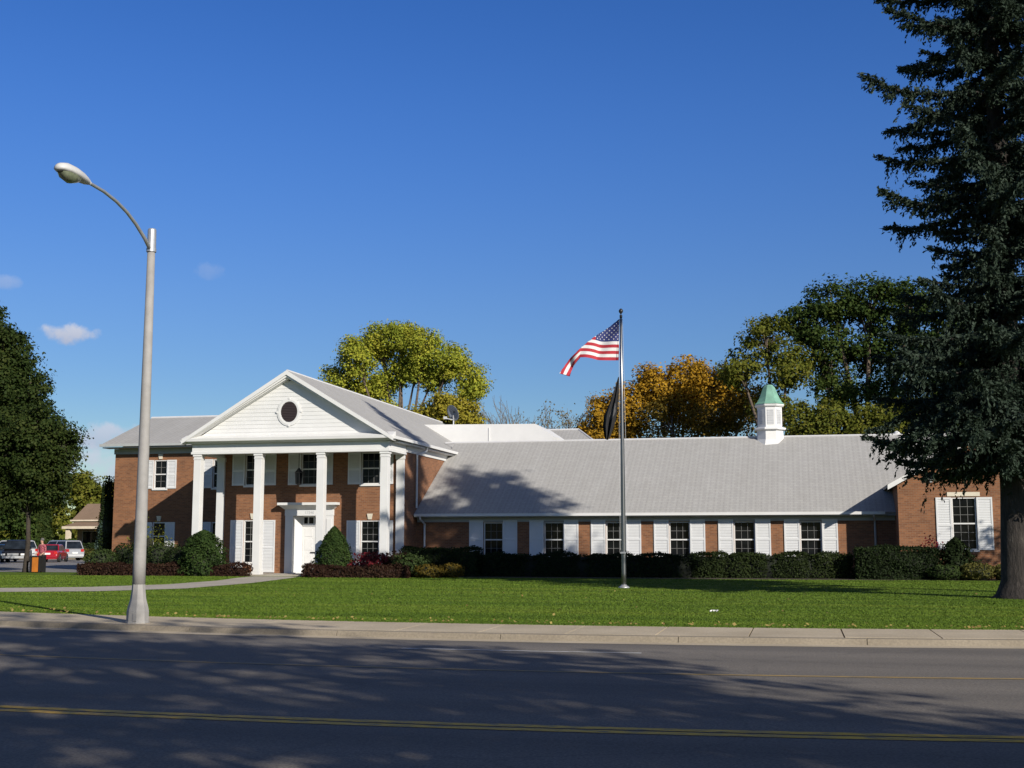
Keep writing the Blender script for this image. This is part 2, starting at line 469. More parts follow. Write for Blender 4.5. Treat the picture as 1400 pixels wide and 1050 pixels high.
for i in range(len(xs) - 1):
    a, b = xs[i], xs[i + 1]
    ys = [Y_LAWN, 26, 30, 36, 44, 54, 70, 100, 200]
    for ya, yb in zip(ys[:-1], ys[1:]):
        fa = bow if ya == Y_LAWN else (lambda x: 0)
        fb = (lambda x: 0)
        y0a, y0b = (ya + bow(a), ya + bow(b)) if ya == Y_LAWN else (max(ya, Y_LAWN + bow(a)), max(ya, Y_LAWN + bow(b)))
        y1a, y1b = max(yb, Y_LAWN + bow(a)), max(yb, Y_LAWN + bow(b))
        g.quad((a, y0a, 0.0), (b, y0b, 0.0), (b, y1b, 0.0), (a, y1a, 0.0))
struct('lawn', g, M['lawn'])
# parking lot, front walk, porch, beds
g = MB(); g.quad((-140, 60.2, 0.004), (-37.6, 60.2, 0.004), (-37.6, 107, 0.004), (-140, 107, 0.004)); struct('parking_lot', g, M['lot'])
g = MB(); g.box(-37.6, -37.4, 60.2, 107, 0.0, 0.13); g.box(-140, -37.4, 107, 107.2, 0, 0.13); struct('parking_kerb', g, M['curb'])
UP = [(-60, 41.0), (-40, 38.6), (-32, 37.9), (-27.5, 38.2), (-24.6, 40.0), (-23.3, 43.3), (-23.6, 48.0), (-24.6, 52.0), (-25.0, 54.6)]
LO = [(-60, 39.0), (-40, 36.3), (-31, 35.2), (-25.2, 35.3), (-22.2, 36.6), (-20.6, 39.5), (-20.9, 45.5), (-22.0, 51.5), (-22.7, 54.6)]
g = MB()
for i in range(len(UP) - 1):
    a, b, c, d = UP[i], UP[i + 1], LO[i + 1], LO[i]
    g.quad((d[0], d[1], 0.012), (c[0], c[1], 0.012), (b[0], b[1], 0.012), (a[0], a[1], 0.012))
struct('front_walk', g, M['walk'])
g = MB(); g.box(-29.2, -18.7, 55.6, 58.6, -0.05, 0.06); struct('porch_floor', g, M['walk'])
g = MB(); g.quad((-18.6, 54.9, 0.006), (3.9, 54.9, 0.006), (3.9, 60.6, 0.006), (-18.6, 60.6, 0.006)); g.quad((-34.8, 54.6, 0.006), (-25.4, 54.6, 0.006), (-25.4, 60.4, 0.006), (-34.8, 60.4, 0.006)); g.quad((3.95, 55.4, 0.006), (12.5, 55.4, 0.006), (12.5, 58.0, 0.006), (3.95, 58.0, 0.006)); g.quad((-22.2, 53.8, 0.007), (-18.7, 53.8, 0.007), (-18.7, 55.6, 0.007), (-22.2, 55.6, 0.007))
struct('planting_bed', g, M['mulch'])

# ------------------------------------------------------------------ the town building
B = thing('brick_building', 'red brick colonial building with white columned portico and long low grey roofed wing', 'building', (-18.9, 58.5, 0))
def part(mb, name, mats, parent=None, **k): return mb.build(name, mats, parent or B, **k)

def wall_cells(mb, x0, x1, z0, z1, y, ops, depth=0.14, m=0):
    cx = sorted({x0, x1, *[o[0] for o in ops], *[o[1] for o in ops]}); cz = sorted({z0, z1, *[o[2] for o in ops], *[o[3] for o in ops]})
    cx = [c for c in cx if x0 <= c <= x1]; cz = [c for c in cz if z0 <= c <= z1]
    for i in range(len(cx) - 1):
        for j in range(len(cz) - 1):
            mx, mz = (cx[i] + cx[i + 1]) / 2, (cz[j] + cz[j + 1]) / 2
            if any(o[0] < mx < o[1] and o[2] < mz < o[3] for o in ops): continue
            mb.quad((cx[i], y, cz[j]), (cx[i + 1], y, cz[j]), (cx[i + 1], y, cz[j + 1]), (cx[i], y, cz[j + 1]), m)
    for a, b, c, d in ops:
        yb = y + depth
        mb.quad((a, y, c), (a, y, d), (a, yb, d), (a, yb, c), m)
        mb.quad((b, y, c), (b, yb, c), (b, yb, d), (b, y, d), m)
        mb.quad((a, y, d), (b, y, d), (b, yb, d), (a, yb, d), m)
        mb.quad((a, y, c), (a, yb, c), (b, yb, c), (b, y, c), m)

def shutter(parent, x0, x1, y, z0, z1):
    s = MB(); t = 0.045; st = 0.07
    s.box(x0, x0 + st, y - t, y, z0, z1); s.box(x1 - st, x1, y - t, y, z0, z1)
    zm = z0 + (z1 - z0) * 0.47
    for a, b in ((z0, z0 + 0.1), (zm - 0.05, zm + 0.05), (z1 - 0.09, z1)):
        s.box(x0 + st, x1 - st, y - t + 0.003, y, a, b)
    for a, b in ((z0 + 0.1, zm - 0.05), (zm + 0.05, z1 - 0.09)):
        n = max(3, int((b - a) / 0.07))
        for i in range(n):                      # louvre slats
            za = a + (b - a) * i / n; zb = a + (b - a) * (i + 1) / n
            s.quad((x0 + st, y - t + 0.008, za), (x1 - st, y - t + 0.008, za), (x1 - st, y - 0.012, zb), (x0 + st, y - 0.012, zb))
    s.build('shutter', M['shutter'], parent)

def window(x0, x1, y, z0, z1, depth=0.14, sl=0.7, sr=0.7, sz0=None, sz1=None, cols=3, rows=2, key=False, sill=True, arch=False):
    f = MB(); yf = y + depth - 0.07; fw = 0.055
    f.box(x0, x0 + fw, yf - 0.05, yf + 0.05, z0, z1); f.box(x1 - fw, x1, yf - 0.05, yf + 0.05, z0, z1)
    f.box(x0 + fw, x1 - fw, yf - 0.05, yf + 0.05, z1 - fw, z1); f.box(x0 + fw, x1 - fw, yf - 0.05, yf + 0.05, z0, z0 + fw)
    zm = (z0 + z1) / 2
    f.box(x0 + fw, x1 - fw, yf - 0.04, yf + 0.03, zm - 0.03, zm + 0.03)
    for i in range(1, cols):
        x = x0 + fw + (x1 - x0 - 2 * fw) * i / cols
        f.box(x - 0.009, x + 0.009, yf + 0.012, yf + 0.03, z0 + fw, zm - 0.03, 1); f.box(x - 0.009, x + 0.009, yf + 0.002, yf + 0.02, zm + 0.03, z1 - fw, 1)
    for s0, s1, q in ((z0 + fw, zm - 0.03, 0.013), (zm + 0.03, z1 - fw, 0.003)):
        for i in range(1, rows):
            z = s0 + (s1 - s0) * i / rows
            f.box(x0 + fw, x1 - fw, yf + q, yf + q + 0.016, z - 0.009, z + 0.009, 1)
    w = part(f, 'window', [M['white'], M['muntin']])
    p = MB(); p.box(x0 + 0.02, x1 - 0.02, yf + 0.032, yf + 0.045, z0 + 0.02, z1 - 0.02); p.build('pane', M['glass'], w)
    if sill:
        s = MB(); s.box(x0 - 0.06, x1 + 0.06, y - 0.07, y + depth - 0.125, z0 - 0.09, z0 - 0.003); s.build('sill', M['white'], w)
    a = z0 if sz0 is None else sz0; b = z1 if sz1 is None else sz1
    if sl: shutter(w, x0 - 0.01 - sl, x0 - 0.01, y - 0.006, a, b)
    if sr: shutter(w, x1 + 0.01, x1 + 0.01 + sr, y - 0.006, a, b)
    if key:
        c = (x0 + x1) / 2; kb = MB()
        kb.hull([(c - 0.09, y - 0.05, z1 + 0.05), (c + 0.09, y - 0.05, z1 + 0.05), (c + 0.09, y - 0.004, z1 + 0.05), (c - 0.09, y - 0.004, z1 + 0.05)],
                [(c - 0.14, y - 0.07, z1 + 0.33), (c + 0.14, y - 0.07, z1 + 0.33), (c + 0.14, y - 0.004, z1 + 0.33), (c - 0.14, y - 0.004, z1 + 0.33)])
        kb.build('keystone', M['cream'], w)
    return (x0, x1, z0, z1)

XL, XR, YP, YW = -28.9, -18.95, 55.45, 58.5       # portico block
# --- windows under the portico
ops = []
ops.append(window(-27.4, -26.4, YW, 0.55, 2.7, sl=0.7, sr=0.7, sz0=0.1, sz1=2.7, rows=3, key=True))
ops.append(window(-21.18, -20.2, YW, 0.6, 2.66, sl=0.7, sr=0.7, sz0=0.1, sz1=2.66, rows=3, key=True))
for a, b in ((-27.4, -26.4), (-24.36, -23.36), (-21.18, -20.2)):
    ops.append(window(a, b, YW, 4.44, 6.02, sl=0.68, sr=0.68))
DX0, DX1, DZ = -24.71, -23.0, 2.9
w_ = MB(); wall_cells(w_, XL, XR, 0, 6.3, YW, ops + [(DX0, DX1, 0.0, DZ)])
# side and back walls of the block
w_.quad((XR, YW, 0), (XR, 82, 0), (XR, 82, 6.5), (XR, YW, 6.5)); w_.quad((XL, YW, 0), (XL, YW, 6.5), (XL, 82, 6.5), (XL, 82, 0)); w_.quad((XL, 82, 0), (XL, 82, 6.5), (XR, 82, 6.5), (XR, 82, 0))
w_.add([(XL, 82, 6.5), (XR, 82, 6.5), (-23.95, 82, 9.6)], [(0, 2, 1)])
part(w_, 'wall', M['brick'])
# --- left wing wall
LY = 61.9
lops = [window(-34.378, -33.600, LY, 4.497, 6.052, sl=0.56, sr=0.56, cols=2, key=True), window(-30.878, -30.131, LY, 4.497, 6.052, sl=0.55, sr=0.5, cols=2, key=True),
        window(-34.357, -33.579, LY, 1.161, 2.675, sl=0.56, sr=0.56, cols=2, key=True), window(-30.878, -30.131, LY, 1.161, 2.675, sl=0.55, sr=0.5, cols=2, key=True)]
w_ = MB(); wall_cells(w_, -36.75, XL - 0.003, 0, 6.6, LY, lops)
w_.quad((-36.75, LY, 0), (-36.75, LY, 6.6), (-36.75, 71.8, 6.6), (-36.75, 71.8, 0)); w_.add([(-36.75, LY, 6.6), (-36.75, 71.8, 6.6), (-36.75, 66.9, 8.6)], [(0, 2, 1)])
w_.quad((-36.75, 71.8, 0), (-36.75, 71.8, 6.6), (XL - 0.003, 71.8, 6.6), (XL - 0.003, 71.8, 0))
part(w_, 'wall', M['brick'])
# --- long wing wall
WY = 60.6
wops = []
for i in range(6):
    c = -14.95 + 3.08 * i
    wops.append(window(c - 0.5, c + 0.5, WY, 0.85, 2.58, depth=0.2, sl=0.72, sr=0.72, sz0=0.9, sz1=2.68, sill=True))
w_ = MB(); wall_cells(w_, XR + 0.003, 4.28, 0, 2.95, WY, wops, depth=0.2); part(w_, 'wall', M['brick'])
# --- gable wing wall
GY, GX0, GX1, GC = 58.6, 4.28, 11.76, 8.02
gops = [window(6.56, 7.6, GY, 1.25, 3.57, sl=0.66, sr=0.66, rows=3)]
w_ = MB(); wall_cells(w_, GX0, GX1, 0, 4.24, GY, gops)
w_.add([(GX0, GY, 4.24), (GX1, GY, 4.24), (GC, GY, 4.24 + (GC - GX0) * 0.56)], [(0, 1, 2)])
w_.quad((GX0, GY, 0), (GX0, GY, 4.2), (GX0, 74, 4.2), (GX0, 74, 0)); w_.quad((GX1, GY, 0), (GX1, 74, 0), (GX1, 74, 4.2), (GX1, GY, 4.2)); w_.quad((GX0, 74, 0), (GX0, 74, 4.2), (GX1, 74, 4.2), (GX1, 74, 0))
part(w_, 'wall', M['brick'])
h = MB(); h.box(6.39, 7.77, GY - 0.03, GY - 0.003, 3.62, 3.8); part(h, 'lintel', M['cream'])
fx = MB(); fx.box(5.62, 5.86, GY - 0.2, GY - 0.004, 4.36, 4.52); fx.box(5.68, 5.8, GY - 0.1, GY - 0.004, 4.25, 4.355); part(fx, 'flood_light', M['louver'])

# --- roofs
def slab(mb, a, b, c, d, t=0.12, m=0):
    n = (Vector(b) - Vector(a)).cross(Vector(d) - Vector(a)).normalized() * t
    mb.hull([Vector(p) - n for p in (a, b, c, d)], [Vector(p) for p in (a, b, c, d)], m)
CX, HW, ZE, ZA = -23.95, 5.4, 6.53, 9.80
r_ = MB()
slab(r_, (CX + HW, YP, ZE), (CX + HW, 82.2, ZE), (CX, 82.2, ZA), (CX, YP, ZA)); slab(r_, (CX - HW, 82.2, ZE), (CX - HW, YP, ZE), (CX, YP, ZA), (CX, 82.2, ZA))
mr = part(r_, 'roof', M['roof_y'])
rc = MB(); rc.tube([(CX, YP + 0.05, ZA + 0.005), (CX, 82.2, ZA + 0.005)], 0.07, 6); rc.build('ridge_cap', M['ridge'], mr)
r_ = MB()   # long wing, ridge along X
EZ, EY, RY, RZ = 2.98, 60.08, 67.7, 7.17
slab(r_, (XR + 0.01, EY, EZ), (GX1 + 0.4, EY, EZ), (GX1 + 0.4, RY, RZ), (XR + 0.01, RY, RZ)); slab(r_, (GX1 + 0.4, 75.3, EZ), (XR + 0.01, 75.3, EZ), (XR + 0.01, RY, RZ), (GX1 + 0.4, RY, RZ))
r_.add([(GX1 + 0.1, EY + 0.3, 0), (GX1 + 0.1, 75, 0), (GX1 + 0.1, 75, 3), (GX1 + 0.1, RY, 7.0), (GX1 + 0.1, EY + 0.3, 3)], [(0, 1, 2, 3, 4)])
wr = part(r_, 'roof', M['roof_x'])
rc = MB(); rc.tube([(-19.5, RY, RZ + 0.005), (GX1 + 0.4, RY, RZ + 0.005)], 0.06, 6); rc.build('ridge_cap', M['ridge'], wr)
vp = MB(); vp.lathe([(0.09, 0), (0.09, 0.35), (0.16, 0.36), (0.16, 0.5), (0.05, 0.58)], 12, (5.05, 68.1, RZ - 0.35)); vp.build('vent_pipe', M['white'], wr, smooth=False)
r_ = MB()   # left wing
slab(r_, (-37.25, 61.2, 6.9), (CX - 0.5, 61.2, 6.9), (CX - 0.5, 66.6, 8.89), (-37.25, 66.6, 8.89)); slab(r_, (CX - 0.5, 72.0, 6.9), (-37.25, 72.0, 6.9), (-37.25, 66.6, 8.89), (CX - 0.5, 66.6, 8.89))
lr = part(r_, 'roof', M['roof_x'])
rc = MB(); rc.tube([(-37.27, 66.6, 8.895), (CX - 0.5, 66.6, 8.895)], 0.07, 6); rc.build('ridge_cap', M['ridge'], lr)
r_ = MB()   # front gable
gz_ = lambda x: 4.16 + (GC - abs(x - GC) - (GX0 - 0.45)) * 0.56
slab(r_, (GX0 - 0.45, 58.1, gz_(GX0 - 0.45)), (GC, 58.1, gz_(GC)), (GC, 70, gz_(GC)), (GX0 - 0.45, 70, gz_(GX0 - 0.45))); slab(r_, (GC, 58.1, gz_(GC)), (GX1 + 0.45, 58.1, gz_(GX1 + 0.45)), (GX1 + 0.45, 70, gz_(GX1 + 0.45)), (GC, 70, gz_(GC)))
part(r_, 'roof', M['roof_y'])
# rake boards of the front gable, white soffit
k = MB()
for s in (-1, 1):
    xe = GC + s * (GC - GX0 + 0.45)
    ze, zc = gz_(xe) - 0.02, gz_(GC) - 0.02
    pts = [(xe, ze), (GC, zc), (GC, zc - 0.24), (xe, ze - 0.22)]
    if s > 0: pts = pts[::-1]
    k.hull([(x, 58.08, z) for x, z in pts][::-1], [(x, 58.14, z) for x, z in pts][::-1])
    a = [(xe, 58.14, ze - 0.13), (GC, 58.14, zc - 0.15), (GC, 58.59, zc - 0.15), (xe, 58.59, ze - 0.13)]
    k.add(a, [(0, 1, 2, 3)])
part(k, 'rake_board', M['white'])
# --- eaves, gutters and frieze boards
e = MB()
e.box(XR + 0.05, 3.8, EY - 0.1, EY + 0.02, EZ - 0.11, EZ + 0.02)      # long wing gutter
part(e, 'gutter', M['white'])
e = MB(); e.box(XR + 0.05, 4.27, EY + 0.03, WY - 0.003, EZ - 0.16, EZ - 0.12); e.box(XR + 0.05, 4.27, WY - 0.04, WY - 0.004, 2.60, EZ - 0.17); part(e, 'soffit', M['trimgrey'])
e = MB(); e.box(-37.27, CX - 5.0, 61.08, 61.2, 6.78, 6.92); part(e, 'gutter', M['trimgrey'])
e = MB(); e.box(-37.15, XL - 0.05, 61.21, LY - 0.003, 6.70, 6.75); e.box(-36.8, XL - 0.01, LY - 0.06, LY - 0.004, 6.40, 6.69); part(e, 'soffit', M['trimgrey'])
e = MB()
for s in (1, -1):
    xe = CX + s * HW
    x0, x1 = sorted((xe - 0.01 * s, xe + 0.12 * s)); e.box(x0, x1, YP + 0.02, 82, ZE - 0.11, ZE + 0.03)
part(e, 'gutter', M['white'])
e = MB(); e.box(XR + 0.004, CX + HW - 0.03, 56.4, 82, ZE - 0.2, ZE - 0.14); e.box(XR + 0.003, XR + 0.05, 58.7, 82, 6.02, ZE - 0.21)
e.box(CX - HW + 0.03, XL - 0.004, 56.4, 82, ZE - 0.2, ZE - 0.14); part(e, 'soffit', M['white'])
# downspouts
d = MB(); d.tube([(CX + HW + 0.05, 60.9, ZE - 0.12), (CX + HW + 0.02, 60.9, 6.22), (XR + 0.09, 60.3, 5.98), (XR + 0.09, 60.28, 3.3)], 0.055, 6); part(d, 'downspout', M['white'])
d = MB(); d.tube([(XR + 0.35, EY - 0.03, EZ - 0.1), (XR + 0.35, EY - 0.02, 2.75), (XR + 0.45, WY - 0.08, 2.5), (XR + 0.45, WY - 0.08, 0.05)], 0.055, 6); part(d, 'downspout', M['white'])
d = MB(); d.tube([(3.3, EY - 0.03, EZ - 0.1), (3.3, EY - 0.02, 2.8), (3.36, WY - 0.08, 2.55), (3.36, WY - 0.08, 0.05)], 0.05, 6); part(d, 'downspout', M['trimgrey'])

# --- portico: entablature, cornice, pediment, columns
p = MB()
YB0, YB1 = 55.84, 56.30
p.box(-29.0, -18.86, YB0, YB1, 5.98, 6.36); p.box(-29.04, -18.82, YB0 - 0.035, YB1 + 0.02, 5.86, 5.977)
for x0, x1 in ((-19.3, -18.86), (-29.0, -28.56)):
    p.box(x0, x1, YB1 + 0.003, YW - 0.003, 5.98, 6.36); p.box(x0 - 0.03, x1 + 0.035, YB1 + 0.023, YW - 0.003, 5.865, 5.976)
part(p, 'entablature', M['white'], bevel=0.008)
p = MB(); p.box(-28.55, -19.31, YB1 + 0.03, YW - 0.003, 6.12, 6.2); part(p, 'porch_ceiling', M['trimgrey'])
p = MB()   # horizontal cornice with sloped shelf
def ext(prof, x0, x1, mb): mb.hull([(x0, y, z) for y, z in prof][::-1], [(x1, y, z) for y, z in prof][::-1])
ext([(55.93, 6.37), (55.62, 6.37), (55.56, 6.44), (55.42, 6.46), (55.40, 6.60), (55.93, 6.80)], CX - HW - 0.02, CX + HW + 0.0, p)
part(p, 'cornice', M['white'], bevel=0.006)
p = MB()   # raking cornice
for s in (-1, 1):
    xe = CX + s * (HW + 0.03); sl_ = (ZA - ZE) / HW
    def rk(y0, y1, up0, up1):
        pts = [(xe, ZE + up1 - 0.03), (CX, ZA + up1), (CX, ZA + up0), (xe, ZE + max(up0, -0.17) - 0.03)]
        if s > 0: pts = pts[::-1]
        p.hull([(x, y0, z) for x, z in pts][::-1], [(x, y1, z) for x, z in pts][::-1])
    rk(55.38, 55.447, -0.20, 0.01); rk(55.45, 55.56, -0.30, -0.15); rk(55.56, 55.88, -0.36, -0.16)
part(p, 'raking_cornice', M['white'])
p = MB()   # tympanum of lapped boards
zb = 6.70; sl_ = (ZA - ZE) / HW
while zb < ZA - 0.45:
    zt = min(zb + 0.19, ZA - 0.4)
    wb = (ZA - 0.26 - zb) / sl_; wt = (ZA - 0.26 - zt) / sl_
    p.add([(CX - wb, 55.86, zb), (CX + wb, 55.86, zb), (CX + wt, 55.874, zt), (CX - wt, 55.874, zt), (CX - wb, 55.88, zb), (CX + wb, 55.88, zb)], [(0, 1, 2, 3), (4, 5, 1, 0)])
    zb += 0.19
tymp = part(p, 'pediment', M['white'])
ow = MB(); n = 40; zc = 7.84
rings = []
for ax, az, y in ((0.62, 0.68, 55.855), (0.62, 0.68, 55.83), (0.52, 0.59, 55.815), (0.43, 0.51, 55.82), (0.41, 0.49, 55.85)):
    rings.append([(CX + ax * math.cos(2 * PI * i / n), y, zc + az * math.sin(2 * PI * i / n)) for i in range(n)])
vs = [q for r in rings for q in r]; fs = [(r * n + i, (r + 1) * n + i, (r + 1) * n + (i + 1) % n, r * n + (i + 1) % n) for r in range(4) for i in range(n)]
ow.add(vs, fs)
for a in range(4):
    x = CX + 0.62 * math.cos(a * PI / 2); z = zc + 0.66 * math.sin(a * PI / 2); ow.box(x - 0.045, x + 0.045, 55.80, 55.84, z - 0.045, z + 0.045)
ov = part(ow, 'oval_window', M['white'])
lp = MB(); lp.add([(CX + 0.43 * math.cos(2 * PI * i / n), 55.84, zc + 0.49 * math.sin(2 * PI * i / n)) for i in range(n)], [tuple(range(n))])
for i in range(12):
    z = zc - 0.46 + i * 0.08; hw = 0.42 * math.sqrt(max(0, 1 - ((z - zc) / 0.49) ** 2))
    lp.quad((CX - hw, 55.81, z), (CX + hw, 55.81, z), (CX + hw, 55.835, z + 0.06), (CX - hw, 55.835, z + 0.06))
lp.build('louvre_panel', M['darkred'], ov)
for xc in (-28.72, -25.52, -22.3, -19.1):
    c = MB(); y = 56.06
    c.box(xc - 0.185, xc + 0.185, y - 0.185, y + 0.185, 0.2, 5.6); c.box(xc - 0.23, xc + 0.23, y - 0.23, y + 0.23, 0.0, 0.197)
    c.box(xc - 0.205, xc + 0.205, y - 0.205, y + 0.205, 5.603, 5.66); c.box(xc - 0.19, xc + 0.19, y - 0.19, y + 0.19, 5.663, 5.75); c.box(xc - 0.225, xc + 0.225, y - 0.225, y + 0.225, 5.753, 5.857)
    part(c, 'column', M['white'], bevel=0.006)
for xc in (-28.68, -19.12):
    c = MB(); c.box(xc - 0.2, xc + 0.2, YW - 0.15, YW - 0.004, 0.0, 5.65); c.box(xc - 0.23, xc + 0.23, YW - 0.18, YW - 0.005, 5.653, 5.86); part(c, 'pilaster', M['white'], bevel=0.006)
# --- front door
s = MB()
s.box(-25.12, DX0 - 0.003, YW - 0.12, YW - 0.004, 0.06, 2.9); s.box(DX1 + 0.003, -22.58, YW - 0.12, YW - 0.004, 0.06, 2.9)
s.box(-25.05, -24.8, YW - 0.15, YW - 0.123, 0.3, 2.75); s.box(-22.92, -22.66, YW - 0.15, YW - 0.123, 0.3, 2.75)
s.box(-25.14, -22.56, YW - 0.13, YW - 0.004, 2.903, 3.22)
s.hull([(-25.16, YW - 0.16, 3.223), (-22.54, YW - 0.16, 3.223), (-22.54, YW - 0.004, 3.223), (-25.16, YW - 0.004, 3.223)], [(-25.36, YW - 0.42, 3.42), (-22.34, YW - 0.42, 3.42), (-22.34, YW - 0.004, 3.42), (-25.36, YW - 0.004, 3.42)])
s.box(-25.42, -22.28, YW - 0.48, YW - 0.004, 3.423, 3.55)
ds = part(s, 'door_surround', M['white'], bevel=0.006)
rv = MB(); D = 0.62; ax, bx = DX0 + 0.24, DX1 - 0.24
rv.quad((DX0, YW - 0.003, 0.06), (DX0, YW - 0.003, DZ), (ax, YW + D, DZ), (ax, YW + D, 0.06)); rv.quad((DX1, YW - 0.003, 0.06), (bx, YW + D, 0.06), (bx, YW + D, DZ), (DX1, YW - 0.003, DZ))
rv.quad((DX0, YW - 0.003, DZ), (DX1, YW - 0.003, DZ), (bx, YW + D, DZ), (ax, YW + D, DZ)); rv.box(DX0, DX1, YW - 0.1, YW + D + 0.05, -0.02, 0.1)
rv.box(ax + 0.002, bx - 0.002, YW + D - 0.06, YW + D - 0.003, 2.40, 2.52); rv.box(ax + 0.002, bx - 0.002, YW + D - 0.06, YW + D - 0.003, 2.84, 2.897)
for i in range(5):
    x = ax + (bx - ax) * i / 4; w0 = 0.07 if i in (0, 4) else 0.025
    rv.box(max(ax + 0.003, x - w0), min(bx - 0.003, x + w0), YW + D - 0.05, YW + D - 0.004, 2.523, 2.837)
rv.build('door_reveal', M['white'], ds)
tp = MB(); tp.quad((ax, YW + D - 0.012, 2.5), (bx, YW + D - 0.012, 2.5), (bx, YW + D - 0.012, 2.86), (ax, YW + D - 0.012, 2.86)); tp.build('transom_pane', M['glass'], ds)
dd = MB(); dd.box(ax + 0.01, bx - 0.01, YW + D - 0.02, YW + D + 0.04, 0.105, 2.395)
for cx_ in (ax + 0.33, bx - 0.33):
    for za, zb_ in ((0.28, 0.95), (1.2, 1.75), (1.88, 2.25)):
        dd.box(cx_ - 0.2, cx_ + 0.2, YW + D - 0.035, YW + D - 0.021, za, zb_)
dr = part(dd, 'front_door', M['white'], bevel=0.004)
hd = MB(); hd.box(-24.03, -23.75, YW + D - 0.06, YW + D - 0.036, 1.05, 1.11); hd.build('mail_slot', M['black'], dr)
hd = MB(); hd.lathe([(0.02, 0), (0.035, 0.02), (0.03, 0.05)], 10, (bx - 0.12, YW + D - 0.06, 1.06)); hd.build('door_handle', M['steel'], dr)
def text_part(name, s, size, loc, m, parent, ext_=0.003):
    cu = bpy.data.curves.new(name, 'FONT'); cu.body = s; cu.size = size; cu.align_x = 'CENTER'; cu.extrude = ext_
    o = bpy.data.objects.new(name + '_tmp', cu); COL.objects.link(o)
    dg = bpy.context.evaluated_depsgraph_get(); dg.update()
    me = bpy.data.meshes.new_from_object(o.evaluated_get(dg)); bpy.data.objects.remove(o)
    me.materials.clear(); me.materials.append(m)
    me.transform(Matrix.Translation(Vector(loc) - root_of(parent).location) @ Matrix.Rotation(PI / 2, 4, 'X'))
    o2 = bpy.data.objects.new(name, me); COL.objects.link(o2); o2.parent = parent
    return o2
text_part('house_number', '17340', 0.2, (-23.82, YW - 0.137, 3.0), M['louver'], ds)

# --- rear blocks that rise behind the wing roof
p = MB()
prof = [(-22.6, 3.0), (-14.05, 3.0), (-14.05, 7.80), (-15.2, 8.58), (-22.6, 8.68)]
p.hull([(x, 72.0, z) for x, z in prof][::-1], [(x, 77.0, z) for x, z in prof][::-1])
p.box(-18.05, -18.0, 71.96, 71.997, 7.0, 8.41)
part(p, 'attic_block', M['white'])
p = MB()
a = [(-24.0, 75.5, 7.05), (-11.3, 75.5, 7.05), (-11.3, 84, 7.05), (-24.0, 84, 7.05)]; t1, t2 = (-20, 79.5, 8.88), (-13.9, 79.5, 8.88)
p.add(a + [t1, t2], [(0, 1, 5, 4), (1, 2, 5), (2, 3, 4, 5), (3, 0, 4), (3, 2, 1, 0)])
hr = part(p, 'roof', M['roof_x'])
rc = MB(); rc.tube([t1, t2], 0.07, 6); rc.tube([t2, a[1]], 0.06, 6); rc.build('ridge_cap', M['ridge'], hr)
p = MB(); p.box(-23.6, -11.8, 77.1, 83.6, 0, 7.0); part(p, 'wall', M['brick'])

# --- cupola on the ridge (an eight sided louvred lantern)
c0 = (-1.47, RY, 0); rot = PI / 8 + R(6)
c = MB()
c.lathe([(0.92, 6.68), (0.86, 6.78), (0.74, 7.02), (0.72, 7.52)], 8, c0, rot); c.lathe([(0.86, 7.523), (0.88, 7.56), (0.86, 7.63), (0.74, 7.66)], 8, c0, rot)
c.lathe([(0.68, 7.663), (0.68, 8.76)], 8, c0, rot); c.lathe([(0.76, 8.763), (0.82, 8.84), (0.80, 8.90)], 8, c0, rot)
cu_ = part(c, 'cupola', M['white'])
for i in range(8):
    am = rot + (i + 0.5) * PI / 4; nrm = Vector((math.cos(am), math.sin(am), 0)); tg = Vector((-math.sin(am), math.cos(am), 0))
    ap = 0.68 * math.cos(PI / 8); l = MB(); o_ = Vector(c0) + nrm * (ap + 0.004)
    for j in range(9):
        za = 7.82 + j * 0.09
        l.quad(o_ - tg * 0.17 + nrm * 0.022 + Vector((0, 0, za)), o_ + tg * 0.17 + nrm * 0.022 + Vector((0, 0, za)), o_ + tg * 0.17 + Vector((0, 0, za + 0.085)), o_ - tg * 0.17 + Vector((0, 0, za + 0.085)))
    l.build('louvre', M['louver'], cu_)
c = MB(); c.lathe([(0.84, 8.903), (0.70, 9.02), (0.55, 9.28), (0.44, 9.55), (0.33, 9.82), (0.20, 9.97), (0.04, 10.0)], 8, c0, rot); c.build('copper_roof', M['copper'], cu_)

# --- things fixed to or hanging from the building
t = thing('satellite_dish', 'grey satellite dish on a short mast on the rear grey roof', 'satellite dish', (-21.45, 76.2, 8.5))
d = MB(); rim = []
q = Quaternion((0, 0, 1), R(-18)) @ Quaternion((1, 0, 0), R(28))
for r, dep in ((0.05, 0.16), (0.2, 0.13), (0.36, 0.06), (0.47, 0.0), (0.49, 0.02)):
    rim.append([q @ Vector((r * 0.86 * math.cos(2 * PI * i / 24), dep, r * 1.12 * math.sin(2 * PI * i / 24))) + Vector((-21.45, 76.1, 9.78)) for i in range(24)])
d.add([v for r in rim for v in r], [(a * 24 + i, a * 24 + (i + 1) % 24, (a + 1) * 24 + (i + 1) % 24, (a + 1) * 24 + i) for a in range(4) for i in range(24)] + [tuple(range(24))])
d.build('reflector', simple('dish_grey', (0.12, 0.14, 0.17), 0.6), t, smooth=True)
d = MB(); d.tube([(-21.45, 76.25, 8.2), (-21.45, 76.3, 9.3), (-21.45, 76.2, 9.65)], 0.05, 8); d.build('mast', M['steel'], t)
d = MB(); d.tube([(-21.45, 76.05, 9.35), (-21.75, 75.45, 9.4)], 0.03, 6); d.box(-21.85, -21.65, 75.35, 75.5, 9.34, 9.5); d.build('feed_arm', M['louver'], t)
t = thing('porch_lantern', 'black hanging lantern on a chain under the portico ceiling', 'lantern', (-23.95, 57.2, 6.12))
l = MB(); l.tube([(-23.95, 57.2, 6.12), (-23.95, 57.2, 5.2)], 0.018, 6); l.build('chain', M['black'], t)
l = MB()
